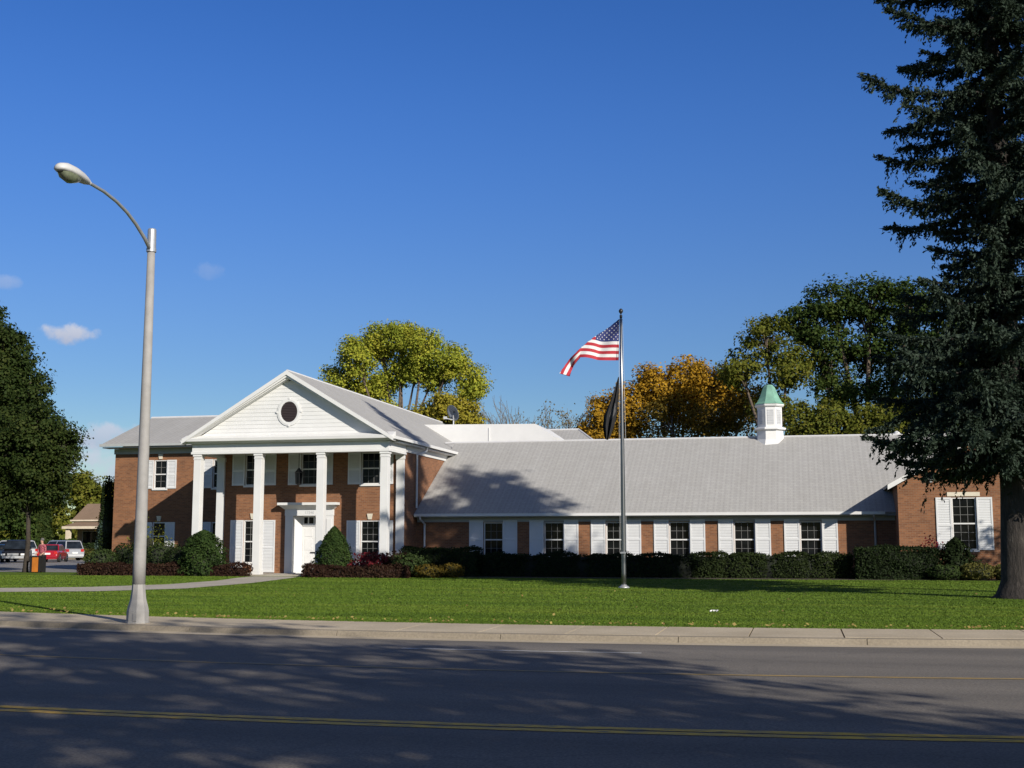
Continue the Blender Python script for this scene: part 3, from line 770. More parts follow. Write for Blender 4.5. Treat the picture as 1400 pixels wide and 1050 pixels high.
l.lathe([(0.03, 5.22), (0.12, 5.1), (0.22, 5.0), (0.20, 4.97)], 6, (-23.95, 57.2, 0)); l.lathe([(0.15, 4.42), (0.17, 4.44), (0.05, 4.36)][::-1], 6, (-23.95, 57.2, 0))
for i in range(6):
    a_ = i * PI / 3; l.tube([(-23.95 + 0.19 * math.cos(a_), 57.2 + 0.19 * math.sin(a_), 4.98), (-23.95 + 0.15 * math.cos(a_), 57.2 + 0.15 * math.sin(a_), 4.43)], 0.016, 5)
l.build('cage', M['black'], t)
l = MB(); l.lathe([(0.135, 4.44), (0.175, 4.96)], 6, (-23.95, 57.2, 0)); l.build('glass', M['glass'], t)

# ------------------------------------------------------------------ street lamp
def street_lamp(x, y):
    t = thing('street_lamp', 'tall grey tapered street lamp with curved arm at the kerb', 'street lamp', (x, y, 0))
    b = MB(); b.lathe([(0.225, 0.0), (0.225, 0.03), (0.214, 0.04), (0.210, 0.24), (0.19, 0.33), (0.153, 0.46), (0.133, 0.62), (0.125, 0.75)], 8, (x, y, 0), PI / 8)
    b.box(x + 0.02, x + 0.09, y - 0.212, y - 0.2, 0.05, 0.2)
    b.build('base', M['polepaint'], t)
    b = MB(); b.lathe([(0.125, 0.753), (0.121, 1.3), (0.098, 4.5), (0.076, 7.42)], 16, (x, y, 0)); b.build('pole', M['polepaint'], t, smooth=True)
    b = MB(); b.lathe([(0.088, 7.42), (0.092, 7.44), (0.086, 7.86), (0.07, 7.88)], 16, (x, y, 0)); b.lathe([(0.10, 7.40), (0.10, 7.47)], 16, (x, y, 0)); b.build('top_sleeve', M['steel'], t)
    pts = [(22.36, 7.42), (22.1, 7.62), (21.75, 7.82), (21.4, 7.97), (21.0, 8.08), (20.55, 8.15), (20.1, 8.17), (19.9, 8.17)]
    b = MB(); b.tube([(x, yy, zz) for yy, zz in pts], [0.04, 0.038, 0.036, 0.034, 0.033, 0.032, 0.032, 0.03], 10); b.build('arm', M['steel'], t, smooth=True)
    h = MB(); prof = [(20.06, 0.04, 0.035, -0.035), (19.95, 0.085, 0.075, -0.06), (19.75, 0.135, 0.12, -0.075), (19.5, 0.165, 0.15, -0.07), (19.25, 0.165, 0.145, -0.06), (19.1, 0.12, 0.10, -0.045), (19.04, 0.05, 0.05, -0.03)]
    n = 16; vs = []; fs = []
    for yy, w, up_, dn in prof:
        for i in range(n):
            a = 2 * PI * i / n; s_ = math.sin(a)
            vs.append((x + w * math.cos(a), yy, 8.17 + (s_ * up_ if s_ > 0 else -s_ * dn)))
    for i in range(len(prof) - 1):
        for j in range(n): fs.append((i * n + j, i * n + (j + 1) % n, (i + 1) * n + (j + 1) % n, (i + 1) * n + j))
    fs += [tuple(range(n)), tuple(range((len(prof) - 1) * n, len(prof) * n))]
    h.add(vs, fs); hh = h.build('lamp_head', simple('lamp_housing', (0.5, 0.5, 0.49), 0.5), t, smooth=True)
    g_ = MB(); vs = []; fs = []
    pr = [(19.72, 0.05, 0.03), (19.62, 0.12, 0.10), (19.42, 0.145, 0.16), (19.24, 0.13, 0.13), (19.12, 0.07, 0.05)]
    for yy, w, dn in pr:
        for i in range(9):
            a = PI + PI * i / 8; vs.append((x + w * math.cos(a), yy, 8.14 + dn * math.sin(a)))
    for i in range(len(pr) - 1):
        for j in range(8): fs.append((i * 9 + j, i * 9 + j + 1, (i + 1) * 9 + j + 1, (i + 1) * 9 + j))
    g_.add(vs, fs); g_.build('lens', M['lens'], hh, smooth=True)
street_lamp(-12.67, 22.38 + 0.0)

# ------------------------------------------------------------------ flagpole and flags
FX, FY = -6.05, 43.5
t = thing('flagpole', 'tall satin metal flagpole standing in the lawn before the hedge', 'flagpole', (FX, FY, 0))
b = MB(); b.lathe([(0.085, 0.0), (0.082, 0.5), (0.078, 3.0), (0.06, 6.5), (0.042, 9.5), (0.02, 9.52)], 16, (FX, FY, 0)); b.build('pole', M['flagpole'], t, smooth=True)
b = MB(); b.lathe([(0.2, 0.0), (0.19, 0.04), (0.10, 0.09), (0.088, 0.12)], 16, (FX, FY, 0)); b.build('base_collar', M['steel'], t, smooth=True)
b = MB(); b.lathe([(0.02, 9.5), (0.05, 9.54), (0.05, 9.62), (0.015, 9.65), (0.03, 9.68), (0.075, 9.74), (0.08, 9.79), (0.05, 9.84), (0.01, 9.87)], 12, (FX, FY, 0)); b.build('finial', M['black'], t, smooth=True)
b = MB(); b.tube([(FX - 0.06, FY - 0.05, 9.48), (FX - 0.10, FY - 0.06, 5.0), (FX - 0.1, FY - 0.09, 1.3)], 0.006, 5); b.tube([(FX + 0.06, FY - 0.05, 9.48), (FX + 0.13, FY - 0.06, 5.0), (FX + 0.1, FY - 0.09, 1.3)], 0.006, 5); b.build('halyard', M['louver'], t)
b = MB(); b.box(FX - 0.03, FX + 0.03, FY - 0.14, FY - 0.07, 1.2, 1.24); b.box(FX - 0.1, FX + 0.1, FY - 0.15, FY - 0.12, 1.19, 1.25); b.build('cleat', M['steel'], t)

def us_flag():
    # u along the fly, v from bottom to top; the fly hangs and its upper edge folds back behind
    NU, NV = 78, 52
    def lerp(tab, u):
        for (a, pa), (b, pb) in zip(tab[:-1], tab[1:]):
            if u <= b:
                k = (u - a) / (b - a); k = k * k * (3 - 2 * k) * 0.5 + k * 0.5
                return [pa[i] + (pb[i] - pa[i]) * k for i in range(len(pa))]
        return list(tab[-1][1])
    top = [(0, (-6.09, 9.48)), (0.33, (-6.82, 9.03)), (0.62, (-7.50, 8.50)), (0.82, (-7.92, 8.16)), (1.0, (-8.32, 7.60))]
    bot = [(0, (-6.15, 7.98)), (0.33, (-6.95, 8.06)), (0.62, (-7.56, 8.15)), (0.82, (-7.80, 7.86)), (1.0, (-7.95, 7.50))]
    vs = []; H0 = 1.5
    for i in range(NU + 1):
        u = i / NU
        tx, tz = lerp(top, u); bx_, bz = lerp(bot, u)
        L = math.hypot(tx - bx_, tz - bz); vf = min(1.0, L / H0 * 1.02)
        for j in range(NV + 1):
            v = j / NV
            if v <= vf: s_ = v / vf; fold = 0
            else:
                ov_ = (v - vf) * H0
                s_ = 1 - min(0.92, ov_ / max(L, 0.25) * 0.8); fold = min(0.16, 0.5 * ov_) + 0.02
            x = bx_ + (tx - bx_) * s_; z = bz + (tz - bz) * s_
            y = FY + 0.11 * math.sin(u * 9.0 - v * 1.8) * (0.15 + u) + 0.035 * math.sin(u * 23 + v * 5) + fold
            z += 0.018 * math.sin(u * 14 + 1.2)
            vs.append((x, y, z))
    mb = MB(); fs = []; ms = []
    for i in range(NU):
        for j in range(NV):
            u = (i + 0.5) / NU; v = (j + 0.5) / NV
            k = i * (NV + 1) + j
            fs.append((k, k + NV + 1, k + NV + 2, k + 1))
            st = int(v * 13)
            ms.append(2 if (u < 0.4 and v > 6 / 13) else (0 if st % 2 == 0 else 1))
    mb.v = vs; mb.f = fs; mb.m = ms
    # stars, both faces
    P = np.array(vs).reshape(NU + 1, NV + 1, 3)
    def at(u, v):
        a = min(max(u * NU, 0), NU - 1e-4); b = min(max(v * NV, 0), NV - 1e-4); i, j = int(a), int(b); fa, fb = a - i, b - j
        return Vector(P[i, j] * (1 - fa) * (1 - fb) + P[i + 1, j] * fa * (1 - fb) + P[i, j + 1] * (1 - fa) * fb + P[i + 1, j + 1] * fa * fb)
    for r in range(9):
        for c in range(11):
            if (r + c) % 2: continue
            u0 = 0.4 * (c + 1) / 12; v0 = 6 / 13 + 7 / 13 * (r + 1) / 10
            for off in (-0.006, 0.006):
                ring = []
                for q_ in range(10):
                    rr = (0.021 if q_ % 2 == 0 else 0.0085); an = PI / 2 + q_ * PI / 5
                    p_ = at(u0 + rr * math.cos(an) * 0.62, v0 + rr * math.sin(an)); ring.append((p_.x, p_.y + off, p_.z))
                mb.add(ring, [tuple(range(10))], 1)
    red = simple('flag_red', (0.42, 0.025, 0.04), 0.8); wh = simple('flag_white', (0.72, 0.71, 0.70), 0.8); bl = simple('flag_blue', (0.03, 0.04, 0.16), 0.8)
    o = mb.build('national_flag', [red, wh, bl], smooth=False)
    tag(o, 'red white and blue striped flag with stars flying from the flagpole top', 'flag')
us_flag()
def black_flag():
    mb = MB(); NU, NV = 26, 40; vs = []
    prof = [(0, 7.42, -6.13, -6.17), (0.25, 6.75, -6.16, -6.40), (0.55, 6.05, -6.24, -6.70), (0.75, 5.7, -6.33, -6.75), (1.0, 5.22, -6.50, -6.66)]
    for j in range(NV + 1):
        v = j / NV
        for (a, za, xa, wa), (b, zb_, xb, wb) in zip(prof[:-1], prof[1:]):
            if v <= b + 1e-9:
                k = (v - a) / (b - a); break
        z, x1, x0 = za + (zb_ - za) * k, xa + (xb - xa) * k, wa + (wb - wa) * k
        for i in range(NU + 1):
            u = i / NU
            vs.append((x1 + (x0 - x1) * u, FY - 0.02 + 0.10 * math.sin(u * 13 + v * 3) * (0.2 + v), z - 0.05 * u + 0.03 * math.sin(u * 9)))
    fs = [(j * (NU + 1) + i, j * (NU + 1) + i + 1, (j + 1) * (NU + 1) + i + 1, (j + 1) * (NU + 1) + i) for j in range(NV) for i in range(NU)]
    ms = []
    for j in range(NV):
        for i in range(NU):
            u, v = (i + .5) / NU, (j + .5) / NV
            ms.append(1 if ((u - 0.35) / 0.22) ** 2 + ((v - 0.5) / 0.13) ** 2 < 1 else 0)
    mb.v, mb.f, mb.m = vs, fs, ms
    o = mb.build('black_flag', [simple('flag_black', (0.012, 0.012, 0.014), 0.85), simple('flag_emblem', (0.07, 0.07, 0.075), 0.85)], smooth=True)
    tag(o, 'black flag with a grey emblem hanging limp halfway up the flagpole', 'flag')
black_flag()

# ------------------------------------------------------------------ foliage helpers
def leaf_quads(name, C_, Nn, size, m, parent=None, aspect=0.55, dirs=None, extra=None):
    """C_ centres (n,3), Nn normals (n,3), size (n,) -> one mesh of leaf shaped faces. extra=(MB, material) welded into the same mesh."""
    C_ = np.asarray(C_, float); n = len(C_); size = np.asarray(size, float).reshape(-1, 1)
    Nn = np.asarray(Nn, float); Nn = Nn / (np.linalg.norm(Nn, axis=1, keepdims=True) + 1e-9)
    if dirs is None: dirs = rng.normal(size=(n, 3))
    T = dirs - Nn * (dirs * Nn).sum(1, keepdims=True); T = T / (np.linalg.norm(T, axis=1, keepdims=True) + 1e-9)
    Bn = np.cross(Nn, T)
    h = size * 0.5; w = h * aspect
    V = np.stack([C_ - T * h, C_ + Bn * w + T * h * 0.1, C_ + T * h, C_ - Bn * w + T * h * 0.1], 1).reshape(-1, 3)
    base = root_of(parent).location if parent is not None else Vector((0, 0, 0))
    V = V - np.array(base)
    mats = [m]; F = np.arange(4 * n).reshape(n, 4); nq = n
    ev = np.zeros((0, 3)); loops = F.reshape(-1); starts = np.arange(0, 4 * n, 4); mi = np.zeros(n, int)
    if extra is not None:
        mb, m2 = extra; mats.append(m2)
        ev = np.array(mb.v) - np.array(base)
        l2 = []; s2 = []; k = 4 * n
        for f in mb.f:
            s2.append(k); l2.extend([i + 4 * n for i in f]); k += len(f)
        loops = np.concatenate([loops, np.array(l2, int)]); starts = np.concatenate([starts, np.array(s2, int)]); mi = np.concatenate([mi, np.ones(len(mb.f), int)])
        V = np.concatenate([V, ev])
    me = bpy.data.meshes.new(name)
    me.vertices.add(len(V)); me.vertices.foreach_set('co', V.astype(np.float32).ravel())
    me.loops.add(len(loops)); me.loops.foreach_set('vertex_index', loops.astype(np.int32))
    me.polygons.add(len(starts)); me.polygons.foreach_set('loop_start', starts.astype(np.int32))
    for q in mats: me.materials.append(q)
    me.polygons.foreach_set('material_index', mi.astype(np.int32))
    me.update(calc_edges=True); me.validate()
    o = bpy.data.objects.new(name, me); COL.objects.link(o)
    if parent is not None: o.parent = parent
    return o

def unit(v): return v / (np.linalg.norm(v, axis=-1, keepdims=True) + 1e-9)

def clumps_in_lobe(lobe, k):
    """sub-clump centres, biased to the shell of an ellipsoid"""
    c = np.array(lobe[:3]); r = np.array(lobe[3:6])
    d = unit(rng.normal(size=(k, 3))); rad = rng.uniform(0.45, 1.0, size=(k, 1)) ** 0.5
    rad = np.where(rng.random((k, 1)) < 0.25, rad * 0.6, rad)
    return c + d * rad * r, d

def broadleaf(name, label, cat, base, lobes, mleaf, nclump=40, per=70, leaf=0.3, spread=0.55, trunk_r=0.25, fork_z=None, group=None, mbark=None, up=0.5, twigs=True, limb_r=None, flat=1.0):
    t = thing(name, label, cat, base, 0, group)
    fz = fork_z if fork_z is not None else min(l[2] - l[5] for l in lobes) + 0.3
    tr = MB(); b = Vector(base)
    cx = sum(l[0] for l in lobes) / len(lobes); cy = sum(l[1] for l in lobes) / len(lobes)
    top = Vector((b.x + (cx - b.x) * 0.35, b.y + (cy - b.y) * 0.35, fz))
    mid = b.lerp(top, 0.5) + Vector((random.uniform(-.1, .1), random.uniform(-.1, .1), 0))
    tr.tube([b + Vector((0, 0, -0.1)), b + Vector((0, 0, 0.25)), mid, top], [trunk_r * 1.5, trunk_r * 1.1, trunk_r * 0.92, trunk_r * 0.8], 10)
    Cs = []; Ns = []
    lr_ = limb_r or trunk_r * 0.55
    for l in lobes:
        c = Vector(l[:3])
        mid = top.lerp(c, 0.5) + Vector((0, 0, -0.12 * (c - top).length + 0.3)) + Vector((random.uniform(-.3, .3), random.uniform(-.3, .3), 0))
        tr.tube([top - Vector((0, 0, 0.2)), mid, c], [lr_, lr_ * 0.7, lr_ * 0.35], 7)
        k = max(6, int(nclump * (l[3] * l[4] * l[5]) ** 0.5 / 3.0))
        cc, dd = clumps_in_lobe(l, k)
        for j in range(k):
            p = Vector(cc[j])
            if twigs and j % 2 == 0:
                a = c.lerp(p, 0.05); m_ = c.lerp(p, 0.55) + Vector((random.uniform(-.2, .2), random.uniform(-.2, .2), random.uniform(-.1, .25)))
                tr.tube([mid.lerp(c, random.uniform(0.5, 1.0)), m_, p], [lr_ * 0.3, lr_ * 0.17, 0.012], 5, cap=False)
            n = int(per * random.uniform(0.6, 1.35))
            sp = spread * random.uniform(0.7, 1.3)
            q = np.clip(rng.normal(size=(n, 3)), -1.75, 1.75) * np.array([sp, sp, sp * 0.7 * flat]) * 0.62
            Cs.append(cc[j] + q)
            Ns.append(unit(q) * 0.6 + dd[j] * 0.5 + np.array([0, 0, up]) + rng.normal(size=(n, 3)) * 0.55)
    tr.build('trunk', mbark or M['bark'], t, smooth=True)
    C_ = np.concatenate(Cs); N_ = np.concatenate(Ns)
    leaf_quads('crown', C_, N_, leaf * rng.uniform(0.5, 1.5, len(C_)), mleaf, t, 0.7)
    return t

def bare_tree(name, label, cat, base, height, spread, group=None, seed=1, leafm=None, nleaf=0, r0=0.2):
    t = thing(name, label, cat, base, 0, group)
    rd = random.Random(seed); tr = MB(); tips = []
    def grow(p, d, L, r, depth):
        if depth == 0 or L < 0.25:
            tips.append(p); return
        q = p + d * L * 0.5 + Vector((rd.uniform(-1, 1), rd.uniform(-1, 1), rd.uniform(-.5, 1))) * L * 0.06
        e = p + d * L
        tr.tube([p, q, e], [r, r * 0.85, r * 0.68], 5 if depth < 4 else 7, cap=False)
        for k in range(rd.choice((2, 3, 3)) if depth > 1 else 3):
            ax = Vector((rd.uniform(-1, 1), rd.uniform(-1, 1), rd.uniform(-.4, .4))).normalized()
            nd = (Quaternion(ax, R(rd.uniform(16, 46) * spread)) @ d + Vector((0, 0, 0.14))).normalized()
            s0 = q if k == 2 else e
            grow(s0, nd, L * rd.uniform(0.66, 0.86), r * 0.68, depth - 1)
    grow(Vector(base), Vector((0, 0, 1)), height * 0.27, r0, 7)
    tr.build('trunk', M['barkgrey'], t)
    if nleaf:
        idx = [rd.randrange(len(tips)) for _ in range(nleaf)]
        C_ = np.array([tuple(tips[i]) for i in idx]) + rng.normal(size=(nleaf, 3)) * 0.3
        leaf_quads('crown', C_, rng.normal(size=(nleaf, 3)) + np.array([0, 0, .5]), 0.22 * rng.uniform(.7, 1.3, nleaf), leafm, t, 0.7)
    return t

def bush(name, label, cat, c, r, m, n=2600, leaf=0.09, shape='ellipsoid', core=(0.02, 0.025, 0.012), group=None, rough=0.13, top=2.0, cs=1.0, sharp=(1.5, 0.86)):
    """a dense shrub: leaves over a lumpy solid of revolution sitting on the ground, with a dark twiggy inner core"""
    c = np.array(c, float); r = np.array(r, float)
    d = unit(rng.normal(size=(n, 3)))
    if shape == 'cone':
        u = rng.random(n) ** 0.8; a = rng.random(n) * 2 * PI
        prof = (1 - u ** sharp[0]) ** sharp[1] * (0.86 + 0.14 * np.sqrt(u)); prof = np.where(u < 0.08, prof * (0.8 + 2.5 * u), prof)
        lump = 1 + rough * (np.sin(a * 5 + u * 9) * 0.5 + np.sin(a * 9 - u * 17) * 0.4 + rng.normal(size=n) * 0.35)
        P = np.stack([c[0] + r[0] * prof * np.cos(a) * lump, c[1] + r[1] * prof * np.sin(a) * lump, c[2] + u * r[2]], 1)
        nr = np.stack([np.cos(a), np.sin(a), 0.35 + 0.8 * u], 1)
        zz = np.linspace(0, 0.96, 10); k = MB(); k.lathe([(max(0.02, cs * r[0] * 0.76 * (1 - z ** sharp[0]) ** sharp[1]), z * r[2] * 0.96) for z in zz], 12, tuple(c))
    else:
        e = 2.0 / top
        d2 = np.sign(d) * np.abs(d) ** e; d2 = d2 / (np.abs(d2) ** (2 / e)).sum(1, keepdims=True) ** (e / 2)
        a = np.arctan2(d[:, 1], d[:, 0])
        lump = 1 + rough * (np.sin(a * 4 + d[:, 2] * 6 + c[0]) * 0.5 + np.sin(a * 7 - d[:, 2] * 9) * 0.35 + rng.normal(size=n) * 0.4)
        P = c + np.array([0, 0, r[2] * 0.5]) + d2 * lump[:, None] * np.array([r[0], r[1], r[2] * 0.5])
        P[:, 2] = np.maximum(P[:, 2], c[2] + 0.03)
        nr = d
        k = MB(); k.lathe([(0.55, 0.02), (0.72, 0.2), (0.8, 0.5), (0.66, 0.78), (0.34, 0.92), (0.03, 0.95)], 12)
        k.v = [(c[0] + x * r[0] * cs, c[1] + y * r[1] * cs, c[2] + z * r[2] * (0.93 if cs > 0.8 else 0.75)) for x, y, z in k.v]
    o = leaf_quads(name, P, nr + rng.normal(size=(n, 3)) * 0.6, leaf * rng.uniform(.6, 1.4, n), m, None, 0.7, None, (k, simple(name + '_core', core, 0.95, var=0.4, scale=8)))
    return tag(o, label, cat, group)

def hedge(name, label, x0, x1, y0, y1, h, m, n, leaf=0.085, core=(0.008, 0.011, 0.006), group=None, cat='hedge', wob=0.05, seg=None, z0=0.0):
    Ls = [((x1 - x0) * h, 'f'), ((x1 - x0) * (y1 - y0), 't'), ((y1 - y0) * h, 'l'), ((y1 - y0) * h, 'r'), ((x1 - x0) * h * 0.25, 'b')]
    tot = sum(l[0] for l in Ls); Ps = []; Ns = []
    def bulge(x, z):
        b = wob * np.sin(x * 1.7 + 1.3) + wob * 0.7 * np.sin(x * 4.1 + z * 3) + wob * 0.5 * np.sin(z * 7 + x * 2)
        if seg is not None:
            ph = (x - seg[0]) / seg[1]; b = b - 0.22 * np.abs(2 * (ph - np.floor(ph)) - 1) ** 4
        return b
    for area, s in Ls:
        k = int(n * area / tot)
        a, b = rng.random(k), rng.random(k)
        if s in 'fb':
            x = x0 + a * (x1 - x0); z = b * h; bl = bulge(x, z)
            rnd = np.maximum(0, z - h * 0.82) / (h * 0.18)
            y = (y0 - bl + 0.12 * rnd ** 2) if s == 'f' else (y1 + bl - 0.12 * rnd ** 2)
            P = np.stack([x, y, z + 0.3 * bl * (z / h)], 1); nr = np.tile([0, -1 if s == 'f' else 1, 0.25], (k, 1))
        elif s == 't':
            x = x0 + a * (x1 - x0); y = y0 + b * (y1 - y0); ed = np.abs(2 * b - 1) ** 4
            P = np.stack([x, y, h + bulge(x, y) - 0.1 * ed], 1); nr = np.tile([0, 0, 1.0], (k, 1))
        else:
            y = y0 + a * (y1 - y0); z = b * h; xx = x0 if s == 'l' else x1
            P = np.stack([xx + bulge(y, z) * (1 if s == 'r' else -1), y, z], 1); nr = np.tile([-1.0 if s == 'l' else 1.0, 0, .25], (k, 1))
        P = P + rng.normal(size=P.shape) * 0.035
        P[:, 2] = np.maximum(P[:, 2], 0.02)
        Ps.append(P); Ns.append(nr + rng.normal(size=(k, 3)) * 0.55)
    P = np.concatenate(Ps); Nn = np.concatenate(Ns); P[:, 2] += z0
    kx = MB(); i_ = 0.13; kx.box(x0 + i_, x1 - i_, y0 + i_, y1 - i_, 0.0, h - i_)
    o = leaf_quads(name, P, Nn, leaf * rng.uniform(.6, 1.4, len(P)), m, None, 0.7, None, (kx, simple(name + '_core', core, 0.95, var=0.4, scale=8)))
    return tag(o, label, cat, group)

# leaf colours
L = {}
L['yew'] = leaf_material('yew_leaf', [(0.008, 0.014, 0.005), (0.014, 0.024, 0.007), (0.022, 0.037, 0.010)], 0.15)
L['yewlit'] = leaf_material('sunlit_yew_leaf', [(0.010, 0.017, 0.005), (0.020, 0.031, 0.008), (0.034, 0.047, 0.012)], 0.15)  # yew leaf lightened for the sunlit hedge; the sunlight is in the colour
L['barberry'] = leaf_material('barberry_leaf', [(0.022, 0.010, 0.008), (0.035, 0.016, 0.011), (0.05, 0.03, 0.016)], 0.2)
L['red'] = leaf_material('burning_bush_leaf', [(0.10, 0.012, 0.018), (0.18, 0.02, 0.03), (0.06, 0.02, 0.012)], 0.3)
L['green'] = leaf_material('shrub_leaf', [(0.02, 0.035, 0.010), (0.04, 0.062, 0.018), (0.06, 0.085, 0.025)], 0.25)
L['olive'] = leaf_material('olive_shrub_leaf', [(0.05, 0.055, 0.014), (0.085, 0.085, 0.02), (0.12, 0.105, 0.03)], 0.25)
L['gold'] = leaf_material('golden_shrub_leaf', [(0.07, 0.05, 0.01), (0.12, 0.085, 0.014), (0.07, 0.06, 0.014)], 0.3)
L['conegreen'] = leaf_material('arborvitae_leaf', [(0.015, 0.030, 0.008), (0.028, 0.052, 0.012), (0.048, 0.076, 0.018)], 0.2)
L['spruce'] = leaf_material('spruce_needle', [(0.016, 0.027, 0.017), (0.029, 0.045, 0.030), (0.060, 0.083, 0.064)], 0.1)
L['dark'] = leaf_material('dark_linden_leaf', [(0.015, 0.028, 0.006), (0.028, 0.045, 0.010), (0.05, 0.062, 0.014)], 0.2)
L['autumn1'] = leaf_material('yellow_green_leaf', [(0.18, 0.23, 0.03), (0.31, 0.335, 0.038), (0.48, 0.43, 0.055)], 0.35)
L['autumn2'] = leaf_material('olive_yellow_leaf', [(0.19, 0.185, 0.024), (0.30, 0.265, 0.03), (0.37, 0.30, 0.045)], 0.35)
L['orange'] = leaf_material('orange_autumn_leaf', [(0.19, 0.125, 0.016), (0.38, 0.215, 0.018), (0.50, 0.295, 0.028)], 0.3)
L['bronze'] = leaf_material('bronze_leaf', [(0.06, 0.055, 0.012), (0.13, 0.09, 0.014), (0.20, 0.12, 0.016)], 0.25)
L['oak'] = leaf_material('dark_green_leaf', [(0.022, 0.042, 0.010), (0.04, 0.068, 0.014), (0.075, 0.095, 0.02)], 0.25)
L['oaklit'] = leaf_material('mid_green_leaf', [(0.07, 0.09, 0.014), (0.115, 0.13, 0.018), (0.18, 0.165, 0.026)], 0.3)
L['blue'] = leaf_material('blue_conifer_leaf', [(0.03, 0.055, 0.045), (0.05, 0.085, 0.07), (0.075, 0.11, 0.085)], 0.15)

# ------------------------------------------------------------------ shrubs and hedges
hedge('barberry_hedge', 'low dark maroon hedge along the walk left of the portico', -34.35, -25.6, 54.75, 55.5, 0.52, L['barberry'], 9000, core=(0.02, 0.01, 0.008))
hedge('barberry_hedge', 'low maroon hedge at the foot of the conical evergreen right of the door', -22.2, -17.2, 53.6, 54.4, 0.50, L['barberry'], 5600, core=(0.02, 0.01, 0.008))
hedge('yew_hedge', 'tall dark clipped hedge at the corner by the portico downspout', -18.4, -14.7, 56.4, 57.6, 1.28, L['yew'], 9000)
hedge('yew_hedge', 'long dark clipped hedge in deep shade under the shuttered wing windows', -14.6, -4.72, 56.6, 57.8, 1.04, L['yew'], 17000, seg=(-14.6, 2.4))
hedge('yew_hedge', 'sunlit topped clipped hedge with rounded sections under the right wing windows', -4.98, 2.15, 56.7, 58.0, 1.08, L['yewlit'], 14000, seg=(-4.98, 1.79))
hedge('yew_hedge', 'boxy dark hedge in front of the right brick gable', 2.3, 5.6, 55.9, 57.2, 1.33, L['yew'], 9000)
for i, (x, w, hh) in enumerate(((5.9, 0.75, 0.62), (7.15, 0.8, 0.7), (8.5, 0.8, 0.66), (9.9, 0.9, 0.7))):
    bush('low_shrub', ['low dark olive shrub beside the boxy hedge end', 'low olive shrub below the gable window', 'yellowish low shrub just left of the spruce trunk', 'low shrub behind the spruce trunk'][i], 'shrub', (x, 55.9, 0), (w, 0.6, hh), L['olive'] if i != 0 else L['green'], 1500, 0.10, group='low shrubs along the gable wall')
bush('evergreen_shrub', 'dark rounded evergreen shrub against the gable window', 'shrub', (6.45, 56.9, 0), (1.0, 0.7, 1.8), L['yew'], 4200, 0.11, 'cone', rough=0.45, cs=0.7)
bush('burning_bush', 'sparse reddish twiggy plant behind the boxy hedge', 'shrub', (5.55, 57.35, 0.9), (0.45, 0.3, 0.95), L['red'], 170, 0.1, rough=0.5, cs=0.12)
bush('conical_evergreen', 'dense conical evergreen shrub right of the front door', 'evergreen', (-21.15, 54.9, 0), (0.98, 0.95, 2.32), L['conegreen'], 9000, 0.095, 'cone', rough=0.2, sharp=(1.65, 0.8))
bush('conical_evergreen', 'broad rounded conical evergreen shrub in front of the left portico column', 'evergreen', (-27.9, 55.2, 0), (1.0, 0.98, 2.15), L['conegreen'], 9000, 0.1, 'cone', rough=0.28, sharp=(2.6, 0.62))
bush('burning_bush', 'bright crimson leaved shrub at the foot of the right portico column', 'shrub', (-19.15, 54.5, 0), (0.85, 0.55, 1.02), L['red'], 1900, 0.11, rough=0.34, cs=0.75)
bush('barberry_shrub', 'dark red brown shrub between crimson shrub and green shrub', 'shrub', (-18.2, 55.0, 0), (0.8, 0.6, 1.1), L['barberry'], 1700, 0.1, rough=0.25)
bush('leafy_shrub', 'loose mid green shrub right of the crimson shrub', 'shrub', (-17.4, 54.6, 0), (0.85, 0.6, 0.98), L['green'], 2400, 0.11, rough=0.34, cs=0.75)
bush('golden_shrub', 'small golden yellow rounded shrub at the hedge foot', 'shrub', (-16.35, 54.2, 0), (0.62, 0.5, 0.58), L['gold'], 1500, 0.09, rough=0.2)
bush('golden_shrub', 'smaller bronze gold shrub in shade right of the golden one', 'shrub', (-15.5, 54.8, 0), (0.55, 0.45, 0.6), L['bronze'], 1300, 0.09, rough=0.2)
for i, (x, y, rx, h_, mm) in enumerate(((-34.2, 56.8, 0.85, 1.2, 'green'), (-33.3, 57.6, 0.9, 1.5, 'yew'), (-32.3, 57.0, 0.85, 1.35, 'yew'), (-30.9, 57.0, 1.0, 1.6, 'green'), (-29.7, 56.5, 0.9, 1.35, 'yew'))):
    bush('foundation_shrub', ['green foundation shrub at the far left wall corner', 'dark foundation shrub second from the left wall corner', 'dark shrub hidden behind the street lamp pole', 'green shrub below the second left wing window', 'dark low shrub just left of the rounded evergreen'][i], 'shrub', (x, y, 0), (rx, 0.75, h_), L[mm], 2000, 0.1, group='foundation shrubs under the left wing')
bush('flowering_shrub', 'airy yellow green shrub reaching up before the left wing lower window', 'shrub', (-32.0, 57.4, 0.6), (1.0, 0.6, 1.75), L['oaklit'], 620, 0.10, rough=0.4, core=(0.02, 0.02, 0.01), cs=0.3)

